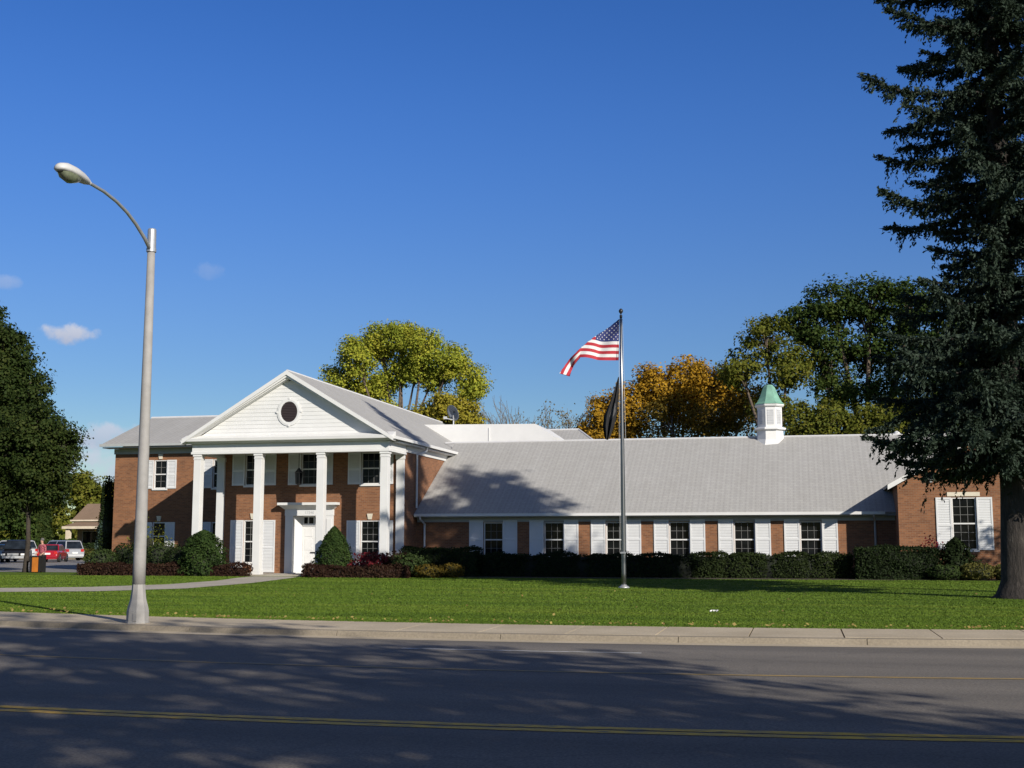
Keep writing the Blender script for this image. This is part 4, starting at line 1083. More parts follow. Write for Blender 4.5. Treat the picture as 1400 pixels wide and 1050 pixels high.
# ------------------------------------------------------------------ big spruce on the right
def spruce(base, height):
    t = thing('spruce_tree', 'huge dark blue green spruce with drooping boughs at the right edge', 'tree', base)
    b = np.array(base, float)
    tr = MB(); rd = random.Random(5)
    tr.tube([(b[0], b[1], -0.1), (b[0], b[1], 0.12), (b[0], b[1], 0.5), (b[0] + 0.03, b[1], 3), (b[0] + 0.05, b[1] + 0.05, 12), (b[0], b[1], height * 0.8), (b[0], b[1], height)], [0.86, 0.60, 0.45, 0.38, 0.27, 0.12, 0.02], 14)
    RP = [(3.0, 3.6), (4.6, 4.3), (7.5, 3.7), (9.0, 3.0), (10.6, 2.9), (12.3, 4.75), (14.5, 4.3), (16, 3.7), (19.5, 2.6), (24, 1.2), (height - 1.0, 0.4), (height, 0.2)]
    def rad(z):
        for (a, ra), (c, rc_) in zip(RP[:-1], RP[1:]):
            if z <= c: return ra + (rc_ - ra) * (z - a) / (c - a)
        return 0.2
    Cs, Ds = [], []
    extra = [(6.6, PI + 0.35, 3.6, 0.95), (6.2, PI + 0.1, 3.9, 0.62), (6.9, PI + 0.55, 3.2, 1.05), (5.9, PI - 0.25, 3.4, 0.8), (6.4, PI + 0.8, 3.1, 1.0), (6.0, PI + 1.1, 2.8, 0.95), (6.6, PI + 1.5, 2.6, 0.95), (5.2, PI + 0.5, 2.6, 0.8), (6.9, PI + 0.28, 3.0, 1.5), (6.2, PI + 0.45, 2.7, 1.4)]
    z = 3.7; k = 0
    while z < height - 0.5:
        wk = rd.choice((1.02, 1.0, 0.62, 0.74))
        nb = rd.choice((5, 6, 6)) if z < 20 else 5
        a0 = rd.uniform(0, 2 * PI)
        if z > height - 1.6: extra_now = extra; extra = []
        else: extra_now = []
        for w_ in range(nb + (4 if z > 7 else 2) + len(extra_now)):
            k += 1
            inner = w_ >= nb
            az = a0 + 2 * PI * w_ / nb + rd.uniform(-.3, .3)
            zb_ = z + (rd.uniform(-.1, .1) if not inner else rd.uniform(0.15, 0.5))
            Lb = rad(zb_) * (wk * rd.uniform(0.82, 1.04) if not inner else rd.uniform(0.3, 0.62))
            o = Vector((math.cos(az), math.sin(az), 0)); side = Vector((-o.y, o.x, 0))
            dro = rd.uniform(0.26, 0.46) * (1.25 if z < 8 else (0.9 if z < 16 else 0.5))
            if w_ >= nb + 4 and extra_now:
                zb_, az, Lb, dro = extra_now[w_ - nb - 4]
                o = Vector((math.cos(az), math.sin(az), 0)); side = Vector((-o.y, o.x, 0))
            ns = 14; pts = []
            for i in range(ns + 1):
                s_ = i / ns
                pts.append(Vector((b[0], b[1], zb_)) + o * (Lb * s_) + Vector((0, 0, Lb * (0.12 * s_ - dro * s_ ** 1.5 + (0.06 + dro * (0.55 if dro < 0.6 else 0.1)) * s_ ** 3.0))) + side * (0.08 * Lb * math.sin(s_ * 3 + k)))
            tr.tube([tuple(p) for p in pts[::2]], [max(0.012, 0.075 * (1 - 0.85 * (i / 7)) * (Lb / 5 + 0.3)) for i in range(8)], 5, cap=False)
            nbl = int(Lb * 37)
            for j in range(nbl):
                s_ = 0.10 + 0.90 * (j + rd.random()) / nbl
                fi = s_ * ns; i0 = min(ns - 1, int(fi)); p = pts[i0].lerp(pts[i0 + 1], fi - i0)
                sd = 1 if j % 2 else -1
                mode = rd.random()
                if mode < 0.5:       # flat side spray
                    dirv = (o * rd.uniform(0.3, 0.9) + side * sd * rd.uniform(0.4, 1.05) + Vector((0, 0, rd.uniform(-0.25, 0.25)))).normalized(); hang = rd.uniform(0.1, 0.5)
                    lb = (0.26 + 0.42 * (1 - s_) ** 0.7) * rd.uniform(0.6, 1.15)
                elif mode < 0.86:    # hanging twig
                    dirv = (o * rd.uniform(0.1, 0.6) + side * rd.uniform(-.5, .5) + Vector((0, 0, rd.uniform(-1.0, -0.2)))).normalized(); hang = rd.uniform(0.2, 0.7)
                    lb = rd.uniform(0.2, 0.42 if rd.random() < 0.82 else 0.85) * (1.0 if z < 16 else 0.7)
                else:                # short upright tuft on the bough's back
                    dirv = (o * rd.uniform(0.3, 0.8) + side * rd.uniform(-.6, .6) + Vector((0, 0, rd.uniform(0.3, 0.8)))).normalized(); hang = 0.0
                    lb = rd.uniform(0.14, 0.28)
                lb *= min(1.0, 0.5 + Lb / 6)
                if s_ > 0.95: dirv = (o + side * rd.uniform(-.5, .5) + Vector((0, 0, rd.uniform(-.3, .3)))).normalized(); lb = 0.26; hang = 0.05
                nt_ = max(3, int(lb / 0.036))
                for q in range(nt_):
                    f = (q + rd.random()) / nt_
                    pp = p + dirv * (lb * f) + Vector((0, 0, -hang * lb * f * f))
                    Cs.append((pp.x, pp.y, pp.z)); Ds.append((dirv.x, dirv.y, dirv.z - 2 * hang * f))
        z += (rd.uniform(0.5, 0.72) if z < 8 else rd.uniform(0.62, 0.95)) * (1.0 if z < 18 else 0.8)
    C_ = np.repeat(np.array(Cs), 2, 0); D_ = np.repeat(np.array(Ds), 2, 0); n = len(C_)
    C_ = C_ + rng.normal(size=(n, 3)) * 0.03
    D_ = unit(D_ + rng.normal(size=(n, 3)) * 0.62)
    Nn = np.cross(D_, unit(rng.normal(size=(n, 3)))) + np.array([0, 0, 0.35])
    sb, nt, bb = mat('spruce_bark')
    vv = objco(nt, (1.0, 1.0, 0.22)); nz = noise(nt, 9, 6, vv, 0.7)
    nt.links.new(ramp(nt, nz, [(0.3, (0.012, 0.010, 0.009)), (0.55, (0.034, 0.028, 0.024)), (0.75, (0.085, 0.074, 0.064))]), bb.inputs['Base Color']); bb.inputs['Roughness'].default_value = 0.95
    bump(nt, bb, nz, 1.0, 0.08)
    tr.build('trunk', sb, t, smooth=True)
    leaf_quads('crown', C_, Nn, 0.125 * rng.uniform(.6, 1.45, n), L['spruce'], t, 0.40, D_)
spruce((5.95, 38.0, 0.0), 27.5)

# ------------------------------------------------------------------ trees behind the building
broadleaf('yellow_green_tree', 'large yellow green tree with open limbs rising behind the portico roof', 'tree', (-31.3, 96, 0),
          [(-36.6, 96, 14.3, 1.5, 1.8, 1.9), (-35.0, 95, 16.6, 1.5, 1.8, 1.7), (-33.4, 96.5, 17.9, 1.4, 1.8, 1.5), (-31.4, 96, 18.1, 1.4, 1.8, 1.4), (-29.4, 95.5, 17.2, 1.5, 1.8, 1.7), (-27.2, 96, 16.0, 1.4, 1.7, 1.5), (-25.5, 96, 14.2, 1.2, 1.5, 1.6), (-34.4, 97, 14.0, 1.1, 1.5, 1.2), (-31.8, 97, 15.8, 1.0, 1.4, 1.1), (-28.9, 96.5, 14.8, 0.9, 1.3, 1.0), (-30.3, 96.5, 15.7, 1.3, 1.5, 1.3), (-33.0, 96.8, 14.6, 1.2, 1.5, 1.2), (-36.6, 96, 12.2, 1.3, 1.4, 0.8), (-32.6, 97, 12.4, 1.2, 1.4, 0.7)],
          L['autumn1'], nclump=84, per=110, leaf=0.18, spread=0.62, trunk_r=0.45, fork_z=8.5, mbark=M['bark'], limb_r=0.16)
broadleaf('olive_yellow_tree', 'lower olive yellow tree behind the satellite dish', 'tree', (-26.6, 92, 0),
          [(-28.4, 92, 11.0, 1.2, 1.4, 1.3), (-26.6, 92, 11.9, 1.2, 1.4, 1.3), (-24.9, 92, 11.2, 1.3, 1.4, 1.3)], L['autumn2'], nclump=70, per=130, leaf=0.2, spread=0.6, trunk_r=0.25, fork_z=8)
bare_tree('bare_tree', 'grey leafless tree furthest left behind the white attic', 'tree', (-28.0, 122, 0), 15.2, 0.9, 'bare trees beyond the roof', 3)
bare_tree('bare_tree', 'largest grey twiggy tree behind the white attic right end', 'tree', (-25.3, 118, 0), 16.8, 1.0, 'bare trees beyond the roof', 8)
bare_tree('bare_tree', 'half bare tree with a few tan leaves beside the orange tree', 'tree', (-21.6, 119, 0), 16.4, 1.05, 'bare trees beyond the roof', 21, leaf_material('tan_leaf', [(0.14, 0.12, 0.05), (0.2, 0.16, 0.07)], .3), 1800)
broadleaf('orange_tree', 'orange and bronze autumn tree behind the flagpole and wing roof', 'tree', (-9.0, 96, 0),
          [(-14.6, 95, 9.8, 1.9, 1.9, 2.2), (-12.6, 95, 11.8, 1.7, 1.8, 1.9), (-10.6, 95, 13.6, 1.7, 1.9, 1.7), (-8.2, 95, 14.0, 1.9, 2.0, 1.6), (-6.0, 95, 13.3, 1.9, 2.0, 1.8), (-4.0, 95, 12.2, 1.6, 1.8, 1.9), (-9.2, 95, 12.0, 2.2, 1.8, 1.6), (-12.2, 95, 9.2, 1.9, 1.7, 1.6), (-6.4, 95, 11.2, 2.0, 1.7, 1.5), (-15.6, 95, 8.2, 1.3, 1.4, 1.4), (-14.6, 95, 11.5, 1.4, 1.5, 1.5), (-16.0, 95, 9.6, 1.0, 1.2, 1.2)],
          L['orange'], nclump=56, per=110, leaf=0.2, spread=0.6, trunk_r=0.35, fork_z=5.5)
broadleaf('bronze_tree', 'bronze half bare tree between the orange tree and cupola', 'tree', (-7.0, 92, 0),
          [(-9.4, 92, 10.6, 1.9, 1.6, 1.9), (-6.6, 92, 10.8, 2.0, 1.6, 2.0), (-4.0, 92, 10.4, 1.8, 1.6, 1.9)], L['bronze'], nclump=36, per=80, leaf=0.19, spread=0.6, trunk_r=0.28, fork_z=5, mbark=M['barkgrey'])
broadleaf('dark_green_tree', 'dark green tree with a lit crown top left behind the cupola', 'tree', (-1.6, 87, 0),
          [(-3.8, 87, 13.6, 1.6, 1.7, 1.2), (-2.0, 87, 15.6, 1.7, 1.7, 1.5), (-0.6, 87, 13.6, 1.9, 1.9, 1.6), (-1.8, 88, 11.0, 1.7, 1.7, 1.5)], L['oaklit'], nclump=48, per=110, leaf=0.2, spread=0.54, trunk_r=0.3, fork_z=7)
broadleaf('dark_green_tree', 'tallest dark green tree rising right of the cupola toward the spruce', 'tree', (4.6, 90, 0),
          [(0.6, 90, 17.2, 1.5, 1.7, 1.6), (2.6, 90, 18.6, 1.9, 1.9, 1.4), (5.2, 90, 18.4, 2.2, 2.1, 1.7), (8.0, 90, 18.0, 2.2, 2.2, 1.9), (1.8, 90, 15.2, 2.0, 2.0, 1.8), (5.0, 91, 15.4, 2.2, 2.2, 1.9), (8.5, 90, 14.4, 2.4, 2.4, 2.4), (2.8, 90, 12.4, 1.8, 1.8, 1.5), (6.8, 90, 11.6, 2.3, 2.3, 2.0)], L['oak'], nclump=50, per=110, leaf=0.21, spread=0.58, trunk_r=0.45, fork_z=7)
broadleaf('bushy_tree', 'low yellow green bushy tree just right of the cupola', 'tree', (1.4, 82, 0), [(0.4, 82, 8.9, 1.5, 1.5, 1.7), (2.2, 82, 9.2, 1.5, 1.5, 1.6)], L['oaklit'], nclump=70, per=120, leaf=0.18, spread=0.55, trunk_r=0.2, fork_z=5)
broadleaf('bushy_tree', 'low yellow green bushy tree left of the spruce over the roof', 'tree', (4.9, 82, 0), [(4.2, 82, 8.7, 1.3, 1.4, 1.5), (5.8, 82, 8.9, 1.5, 1.5, 1.7), (7.8, 82, 8.8, 1.6, 1.5, 1.8)], L['oaklit'], nclump=70, per=120, leaf=0.18, spread=0.55, trunk_r=0.2, fork_z=5)
broadleaf('backdrop_tree', 'dark tree seen through gaps in the spruce', 'tree', (11.5, 84, 0), [(10.5, 84, 14.5, 2.6, 2.2, 3.0), (13.5, 84, 14.0, 2.6, 2.2, 3.2), (10.5, 84, 9.5, 2.6, 2.2, 3.0), (14.2, 84, 9.0, 2.6, 2.2, 3.0)], L['oak'], nclump=46, per=60, leaf=0.3, spread=0.7, trunk_r=0.4, fork_z=5)

# trees at left
broadleaf('linden_tree', 'big dark green tree cut off by the left frame edge', 'tree', (-56.5, 76, 0),
          [(-57.7, 76, 17.4, 2.7, 2.7, 2.4), (-55.0, 75, 15.6, 2.5, 2.6, 2.3), (-53.6, 75, 12.6, 2.7, 2.6, 2.4), (-58.0, 75, 13.5, 3.2, 3.0, 3.0), (-52.6, 75, 9.6, 2.6, 2.6, 2.2), (-56.5, 75, 9.0, 3.2, 3.0, 2.6), (-60.0, 76, 9.0, 3.0, 3.0, 3.2), (-55.5, 75, 6.2, 3.0, 2.8, 1.8), (-53.4, 75, 14.2, 2.0, 2.2, 2.0), (-51.6, 75, 11.4, 2.1, 2.2, 2.0), (-50.2, 75, 8.6, 2.0, 2.2, 1.9), (-52.5, 75, 5.6, 2.6, 2.4, 1.9)], L['dark'], nclump=62, per=125, leaf=0.2, spread=0.6, trunk_r=0.45, fork_z=5)
broadleaf('linden_tree', 'dark green tree on a slim trunk beside the parking lot', 'tree', (-40.45, 59.6, 0),
          [(-38.6, 59.6, 6.7, 1.25, 1.5, 1.4), (-39.8, 59.3, 7.6, 1.4, 1.5, 1.3), (-41.6, 59.6, 7.2, 1.6, 1.6, 1.6), (-40.6, 59.6, 5.5, 1.9, 1.7, 1.2), (-42.6, 59.6, 5.2, 1.5, 1.6, 1.4), (-38.9, 59.6, 5.2, 1.1, 1.3, 0.9), (-41.6, 59.6, 3.9, 1.3, 1.3, 0.8), (-39.6, 59.9, 4.1, 1.2, 1.2, 0.8), (-40.4, 59.4, 6.6, 1.8, 1.6, 1.6)], L['dark'], nclump=86, per=110, leaf=0.15, spread=0.42, trunk_r=0.13, fork_z=3.2, mbark=M['barkdark'])

def far_tree(name, label, x, y, h, r, key, dens=1.0, seed=0):
    rd = random.Random(int(x * 7 + y)); lobes = []
    for i in range(5):
        a = rd.uniform(0, 2 * PI); lobes.append((x + math.cos(a) * r * 0.45, y + math.sin(a) * r * 0.3, h * rd.uniform(0.45, 0.82), r * 0.6, r * 0.55, h * 0.19))
    lobes.append((x, y, h * 0.84, r * 0.5, r * 0.5, h * 0.16))
    return broadleaf(name, label, 'tree', (x, y, 0), lobes, L[key], nclump=34 * dens, per=58, leaf=0.36, spread=0.75, trunk_r=0.22, fork_z=h * 0.28, group='trees beyond the parking lot', twigs=False)
far_tree('far_tree', 'yellow green tree behind the brown roofed house', -88.2, 142, 10.5, 4.0, 'oaklit')
far_tree('far_tree', 'pale yellow green tree between the house and the brick wall', -86.5, 148, 9.8, 3.6, 'autumn2')
far_tree('far_tree', 'sunlit yellow green tree behind the dark trees far left', -93, 138, 10.5, 4.0, 'oaklit')
far_tree('far_tree', 'green tree beyond the blue car at the left edge', -84.5, 118, 8.8, 4.4, 'oaklit')
far_tree('far_tree', 'deep green tree behind the white parked car', -83.5, 113, 7.6, 3.8, 'oak')
far_tree('far_tree', 'mid green tree behind the red car', -79.6, 112, 7.2, 2.6, 'oak')
far_tree('far_tree', 'low dark tree filling the gap above the silver van', -79.2, 115.5, 5.6, 1.6, 'oak')
far_tree('far_tree', 'broad green tree at far left beyond the lot', -103, 128, 10.0, 5.0, 'oaklit')
far_tree('far_tree', 'tall deep green tree far left behind the linden', -98, 112, 9.5, 4.6, 'oak')
bush('conifer', 'dark pointed conifer left of the brown roofed house', 'evergreen', (-77.9, 117, 0), (1.4, 1.4, 8.0), L['dark'], 9000, 0.3, 'cone', rough=0.2, core=(0.012, 0.02, 0.006))
bush('blue_conifer', 'narrow blue green conifer before the house', 'evergreen', (-53.0, 88, 0), (0.55, 0.55, 5.0), L['blue'], 3400, 0.17, 'cone', rough=0.3, core=(0.02, 0.035, 0.03))
bush('columnar_conifer', 'tall dark columnar evergreen touching the left brick corner', 'evergreen', (-37.95, 63.4, 0), (0.36, 0.4, 5.0), L['yew'], 5200, 0.12, 'ellipsoid', rough=0.12, top=3.2)
broadleaf('rust_tree', 'small rust brown autumn tree in front of the porch', 'tree', (-53.3, 88.5, 0), [(-53.4, 88.5, 2.8, 0.3, 0.5, 0.8), (-53.2, 88.5, 3.9, 0.28, 0.5, 0.7)], L['bronze'], nclump=90, per=44, leaf=0.16, spread=0.28, trunk_r=0.07, fork_z=1.6)
hedge('far_hedge', 'yellow green clipped hedge in front of the porch house', -65.6, -58.6, 104.5, 105.6, 1.0, L['olive'], 2600, leaf=0.2)
hedge('far_hedge', 'dark hedge below the house porch', -76.6, -68, 121.2, 122.4, 1.5, L['yew'], 2600, leaf=0.25)
hedge('far_hedge', 'long dark hedge closing the parking lot behind the cars', -130, -69.2, 109.0, 110.4, 1.8, L['oak'], 9000, leaf=0.3)
far_wood_C = []; far_wood_N = []
for i in range(150):
    a = R(-52 + 92 * i / 150 + random.uniform(-.5, .5)); d_ = random.uniform(230, 300); c = np.array([math.sin(a) * d_, math.cos(a) * d_, 0])
    h_ = random.uniform(7, 12); q = unit(rng.normal(size=(260, 3))) * rng.uniform(0.6, 1.0, (260, 1)) * np.array([6, 5, h_ * 0.5]) + c + np.array([0, 0, h_ * 0.5])
    far_wood_C.append(q); far_wood_N.append(q - c - np.array([0, 0, h_ * 0.4]) + rng.normal(size=(260, 3)) * 2)
fw = leaf_quads('far_wood', np.concatenate(far_wood_C), np.concatenate(far_wood_N), rng.uniform(0.9, 1.9, 150 * 260), L['oaklit'], None, 0.8)
tag(fw, 'distant line of trees along the horizon', 'wood', None, 'stuff')

# ------------------------------------------------------------------ shade trees on the near side of the street (they cast the road's shade)
def shade_tree(label, base, lobes, n=40, per=34):
    broadleaf('shade_tree', label, 'tree', base, lobes, L['oak'], nclump=n, per=per, leaf=0.34, spread=0.8, trunk_r=0.38, fork_z=4.8, group='shade trees on the near verge')
shade_tree('spreading shade tree on the near verge right of the camera', (11.2, -0.6, 0), [(10.2, -2.2, 16.6, 2.5, 2.5, 2.2), (11.2, -0.4, 13.6, 3.0, 3.0, 2.4), (9.2, -1.8, 11.2, 2.8, 2.8, 2.0), (13.0, 0.8, 11.0, 2.8, 2.8, 2.0), (10.8, -0.6, 8.6, 3.6, 3.6, 1.9), (12.4, 1.2, 6.6, 2.4, 2.6, 1.3), (9.2, -2.0, 7.0, 2.6, 2.6, 1.6)], 22, 28)
shade_tree('taller shade tree on the near verge furthest right', (18.5, -7.0, 0), [(18.2, -6.6, 15.0, 3.2, 3.2, 2.6), (20.0, -5.8, 12.0, 2.8, 2.8, 2.2), (16.6, -8.2, 12.0, 2.8, 2.8, 2.2), (18.4, -7.0, 9.4, 3.6, 3.6, 2.0)], 22)
shade_tree('wide shade tree on the near verge behind the camera', (6.6, -5.6, 0), [(6.6, -5.6, 13.6, 2.8, 2.8, 2.2), (4.8, -6.8, 11.0, 2.8, 2.8, 2.0), (8.2, -4.6, 11.0, 2.6, 2.6, 2.0), (6.4, -5.8, 8.4, 3.4, 3.4, 1.9)], 30, 40)
shade_tree('unseen shade tree added behind the camera at far left to dim the road', (-8.0, -11.0, 0), [(-8.0, -11.0, 13.0, 3.0, 3.0, 2.4), (-10.2, -11.6, 10.4, 3.0, 3.0, 2.2), (-5.8, -10.4, 10.4, 3.0, 3.0, 2.2), (-8.0, -11.0, 8.0, 3.8, 3.8, 2.0)], 44, 52)  # unseen tree added to cut sky fill and darken the road's near left
broadleaf('lawn_tree', 'slender open crowned tree on the lawn at far right before the gable', 'tree', (18.8, 47.8, 0), [(18.8, 48.0, 8.2, 1.1, 1.1, 1.2), (20.0, 47.4, 7.6, 1.2, 1.2, 1.2), (18.0, 48.4, 6.9, 1.0, 1.0, 1.0)], L['oak'], nclump=40, per=18, leaf=0.24, spread=0.6, trunk_r=0.14, fork_z=4.5)
broadleaf('lawn_tree', 'tall dense tree on the lawn right of the spruce', 'tree', (13.0, 37.0, 0), [(12.9, 36.9, 22.5, 1.6, 1.6, 2.2), (12.4, 36.6, 19.4, 2.2, 2.2, 2.0), (12.6, 36.2, 16.4, 2.6, 2.6, 2.2), (12.4, 37.0, 13.2, 2.8, 2.8, 2.2), (12.8, 36.4, 10.2, 2.8, 2.8, 2.0)], L['oak'], nclump=60, per=60, leaf=0.3, spread=0.7, trunk_r=0.35, fork_z=6.0)

# ------------------------------------------------------------------ grass blades, fallen leaves, litter
def grass():
    n = 480000
    y = 23.3 + 33.0 * rng.random(n) ** 1.9
    x = (-0.86 * y - 4.0) + rng.random(n) * (0.86 * y + 4.0 + 0.32 * y + 3.0)
    lim = Y_LAWN + 0.0095 * np.minimum(np.abs(x + 4), 15) ** 2 + 0.06 * np.maximum(np.abs(x + 4) - 15, 0) - 0.03
    keep = y > lim
    def inpoly(px_, py_, poly):
        inside = np.zeros(len(px_), bool); j = len(poly) - 1
        for i in range(len(poly)):
            xi, yi = poly[i]; xj, yj = poly[j]
            with np.errstate(divide='ignore', invalid='ignore'):
                c = ((yi > py_) != (yj > py_)) & (px_ < (xj - xi) * (py_ - yi) / (yj - yi + 1e-12) + xi)
            inside ^= c; j = i
        return inside
    keep &= ~inpoly(x, y, UP + LO[::-1])
    keep &= ~((y > 54.6) & (x < -18)); keep &= y < 55.2
    keep &= ~((np.abs(x - FX) < 0.2) & (np.abs(y - FY) < 0.2))
    x, y = x[keep], y[keep]; n = len(x)
    h = (0.013 + 0.011 * rng.random(n)) * np.where(y < lim[keep] + 0.3, 1.25, 1.0)
    lean = rng.normal(size=(n, 2)) * 0.02; a = rng.random(n) * PI; w = 0.009 + 0.0005 * (y - 23)
    V = np.stack([np.stack([x - w * np.cos(a), y - w * np.sin(a), np.zeros(n)], 1), np.stack([x + w * np.cos(a), y + w * np.sin(a), np.zeros(n)], 1), np.stack([x + lean[:, 0], y + lean[:, 1], h], 1)], 1).reshape(-1, 3)
    me = bpy.data.meshes.new('grass'); me.vertices.add(3 * n); me.vertices.foreach_set('co', V.astype(np.float32).ravel())
    me.loops.add(3 * n); me.loops.foreach_set('vertex_index', np.arange(3 * n, dtype=np.int32)); me.polygons.add(n); me.polygons.foreach_set('loop_start', np.arange(0, 3 * n, 3, dtype=np.int32))
    me.materials.append(M['blade']); me.update(calc_edges=True)
    o = bpy.data.objects.new('grass', me); COL.objects.link(o)
    tag(o, 'short green mown grass blades over the front lawn', 'grass', None, 'stuff')
grass()
def fallen():
    n = 260
    x = rng.uniform(-19, 5.5, n); edge = Y_LAWN + 0.0095 * np.minimum(np.abs(x + 4), 15) ** 2
    y = edge + np.abs(rng.normal(size=n)) ** 1.6 * 0.25 - 0.02
    m = 45; x = np.concatenate([x, rng.uniform(-18, 6, m)]); y = np.concatenate([y, rng.uniform(25, 40, m)])
    C_ = np.stack([x, y, np.full(len(x), 0.06)], 1)
    o = leaf_quads('fallen_leaves', C_, rng.normal(size=(len(x), 3)) * 0.35 + np.array([0, -.4, 1]), rng.uniform(.04, .09, len(x)), M['fallen'], None, 0.8)
    tag(o, 'scattered yellow and tan fallen leaves along the lawn edge', 'leaves', None, 'stuff')
fallen()
p = MB(); rr = random.Random(3); cx, cy = -1.9, 27.9
gp = [[(cx + (i - 3) * 0.03, cy + (j - 2) * 0.04, 0.06 + 0.05 * rr.random()) for j in range(5)] for i in range(7)]
for i in range(6):
    for j in range(4): p.quad(gp[i][j], gp[i + 1][j], gp[i + 1][j + 1], gp[i][j + 1])
o = p.build('paper_litter', M['plate']); tag(o, 'crumpled white scrap of paper lying on the lawn near the kerb', 'litter')

# ------------------------------------------------------------------ cars
def car(name, label, loc, rz, paintm, kind='sedan', front_bits=False):
    t = thing(name, label, 'car', loc, rz, 'cars parked in the lot')
    if kind == 'sedan': Lc, hw, belt, roof, zl = 4.6, 0.88, 0.92, 1.42, 0.26
    elif kind == 'van': Lc, hw, belt, roof, zl = 4.8, 0.96, 1.05, 1.76, 0.28
    else: Lc, hw, belt, roof, zl = 4.8, 0.96, 1.08, 1.78, 0.34
    if kind == 'sedan':
        st = [(-2.30, 0.62, 0.80), (-2.24, 0.92, 0.86), (-1.7, 0.99, 0.9), (-1.0, 0.95, 0.93), (0.6, 0.93, 0.94), (1.2, 0.90, 0.93), (2.0, 0.78, 0.88), (2.25, 0.66, 0.82), (2.30, 0.5, 0.76)]
        gb = (-1.75, 1.15); gt = (-1.05, 0.35)
    else:
        st = [(-2.40, 0.62, 0.86), (-2.36, 1.0, 0.92), (-1.6, belt + 0.02, 0.97), (0.4, belt, 0.98), (1.2, belt - 0.06, 0.97), (2.1, 0.88, 0.92), (2.36, 0.72, 0.86), (2.40, 0.52, 0.8)]
        gb = (-2.33, 1.35); gt = (-2.08, 0.55)
    b = MB(); rings = []
    for y, zt, w in st:
        w = w * hw / 0.94
        rings.append([(-w * .9, y, zl), (-w, y, zl + .22), (-w, y, zt - .16), (-w * .93, y, zt - .03), (-w * .6, y, zt), (w * .6, y, zt), (w * .93, y, zt - .03), (w, y, zt - .16), (w, y, zl + .22), (w * .9, y, zl)])
    n = 10; vs = [q for r in rings for q in r]
    fs = [(i * n + j, (i + 1) * n + j, (i + 1) * n + (j + 1) % n, i * n + (j + 1) % n) for i in range(len(st) - 1) for j in range(n)] + [tuple(range(n)), tuple(range((len(st) - 1) * n + n - 1, (len(st) - 1) * n - 1, -1))]
    b.add(vs, fs)
    wb, wt = hw * 0.93, hw * 0.76
    zb = belt - 0.03
    b.hull([(-wb, gb[0], zb), (wb, gb[0], zb), (wb, gb[1], zb), (-wb, gb[1], zb)], [(-wt, gt[0], roof - .04), (wt, gt[0], roof - .04), (wt, gt[1], roof - .02), (-wt, gt[1], roof - .02)])
    b.hull([(-wt, gt[0], roof - .039), (wt, gt[0], roof - .039), (wt, gt[1], roof - .019), (-wt, gt[1], roof - .019)], [(-wt * .85, gt[0] + .15, roof + .02), (wt * .85, gt[0] + .15, roof + .02), (wt * .85, gt[1] - .15, roof + .02), (-wt * .85, gt[1] - .15, roof + .02)])
    b.build('body', paintm, t, local=True, bevel=0.03)
    def pane(nm, A, B_, C2, D2, mg=0.09, off=0.012):
        A, B_, C2, D2 = map(Vector, (A, B_, C2, D2)); nrm = (B_ - A).cross(D2 - A).normalized()
        c = (A + B_ + C2 + D2) / 4; f = lambda p: p + (c - p).normalized() * mg * 1.3 + nrm * off
        g_ = MB(); q4 = [f(p) for p in (A, B_, C2, D2)]; g_.hull([p - nrm * 0.02 for p in q4], q4); g_.build(nm, M['carglass'], t, local=True)
    pane('rear_window', (-wb, gb[0], zb), (wb, gb[0], zb), (wt, gt[0], roof - .04), (-wt, gt[0], roof - .04), 0.07)
    pane('windshield', (wb, gb[1], zb), (-wb, gb[1], zb), (-wt, gt[1], roof - .02), (wt, gt[1], roof - .02), 0.07)
    ym = (gb[0] + gb[1]) / 2; yt = (gt[0] + gt[1]) / 2
    for s in (-1, 1):
        for ya, yb_, ta, tb in ((gb[0], ym, gt[0], yt), (ym, gb[1], yt, gt[1])):
            P4 = [(s * wb, ya, zb), (s * wb, yb_, zb), (s * wt, tb, roof - .03), (s * wt, ta, roof - .03)]
            if s < 0: P4 = [P4[1], P4[0], P4[3], P4[2]]
            pane('side_window', *P4, mg=0.06)
    yf, yr = Lc / 2 - 0.85, -Lc / 2 + 0.85; wr = 0.33 if kind == 'sedan' else 0.36
    for s in (-1, 1):
        for yy in (yf, yr):
            w_ = MB(); prof = [(wr * .6, -.1), (wr * .95, -.11), (wr, -.06), (wr, .06), (wr * .95, .11), (wr * .6, .1)]
            w_.lathe(prof, 18); w_.v = [(s * (hw - 0.08) + p[2], yy + p[0], wr + p[1]) for p in w_.v]; wo = w_.build('wheel', M['rubber'], t, local=True)
            w_ = MB(); w_.lathe([(wr * .6, .0), (wr * .58, .105), (wr * .3, .09), (.03, .112)], 12); w_.v = [(s * (hw - 0.08) + s * p[2], yy + p[0], wr + p[1]) for p in w_.v]; w_.build('rim', M['alloy'], wo, local=True)
    for s in (-1, 1):
        l = MB(); x0, x1 = sorted((s * hw * .60, s * hw * .90)); zt = 0.86 if kind == 'sedan' else 1.0
        l.box(x0, x1, -Lc / 2 - 0.02, -Lc / 2 + .12, zt - .22, zt); l.build('taillight', M['redlens'], t, local=True, bevel=.02)
        l = MB(); l.box(x0, x1, Lc / 2 - .14, Lc / 2 + .012, 0.56, 0.72); l.build('headlight', M['clearlens'], t, local=True, bevel=.02)
        m_ = MB(); x0, x1 = sorted((s * (hw * .97), s * (hw + .17))); m_.box(x0, x1, gb[1] - .45, gb[1] - .3, belt - .02, belt + .13); m_.build('mirror', paintm, t, local=True, bevel=.02)
    l = MB(); l.box(-.26, .26, -Lc / 2 - .03, -Lc / 2 + .05, .62, .76); l.build('number_plate', M['plate'], t, local=True)
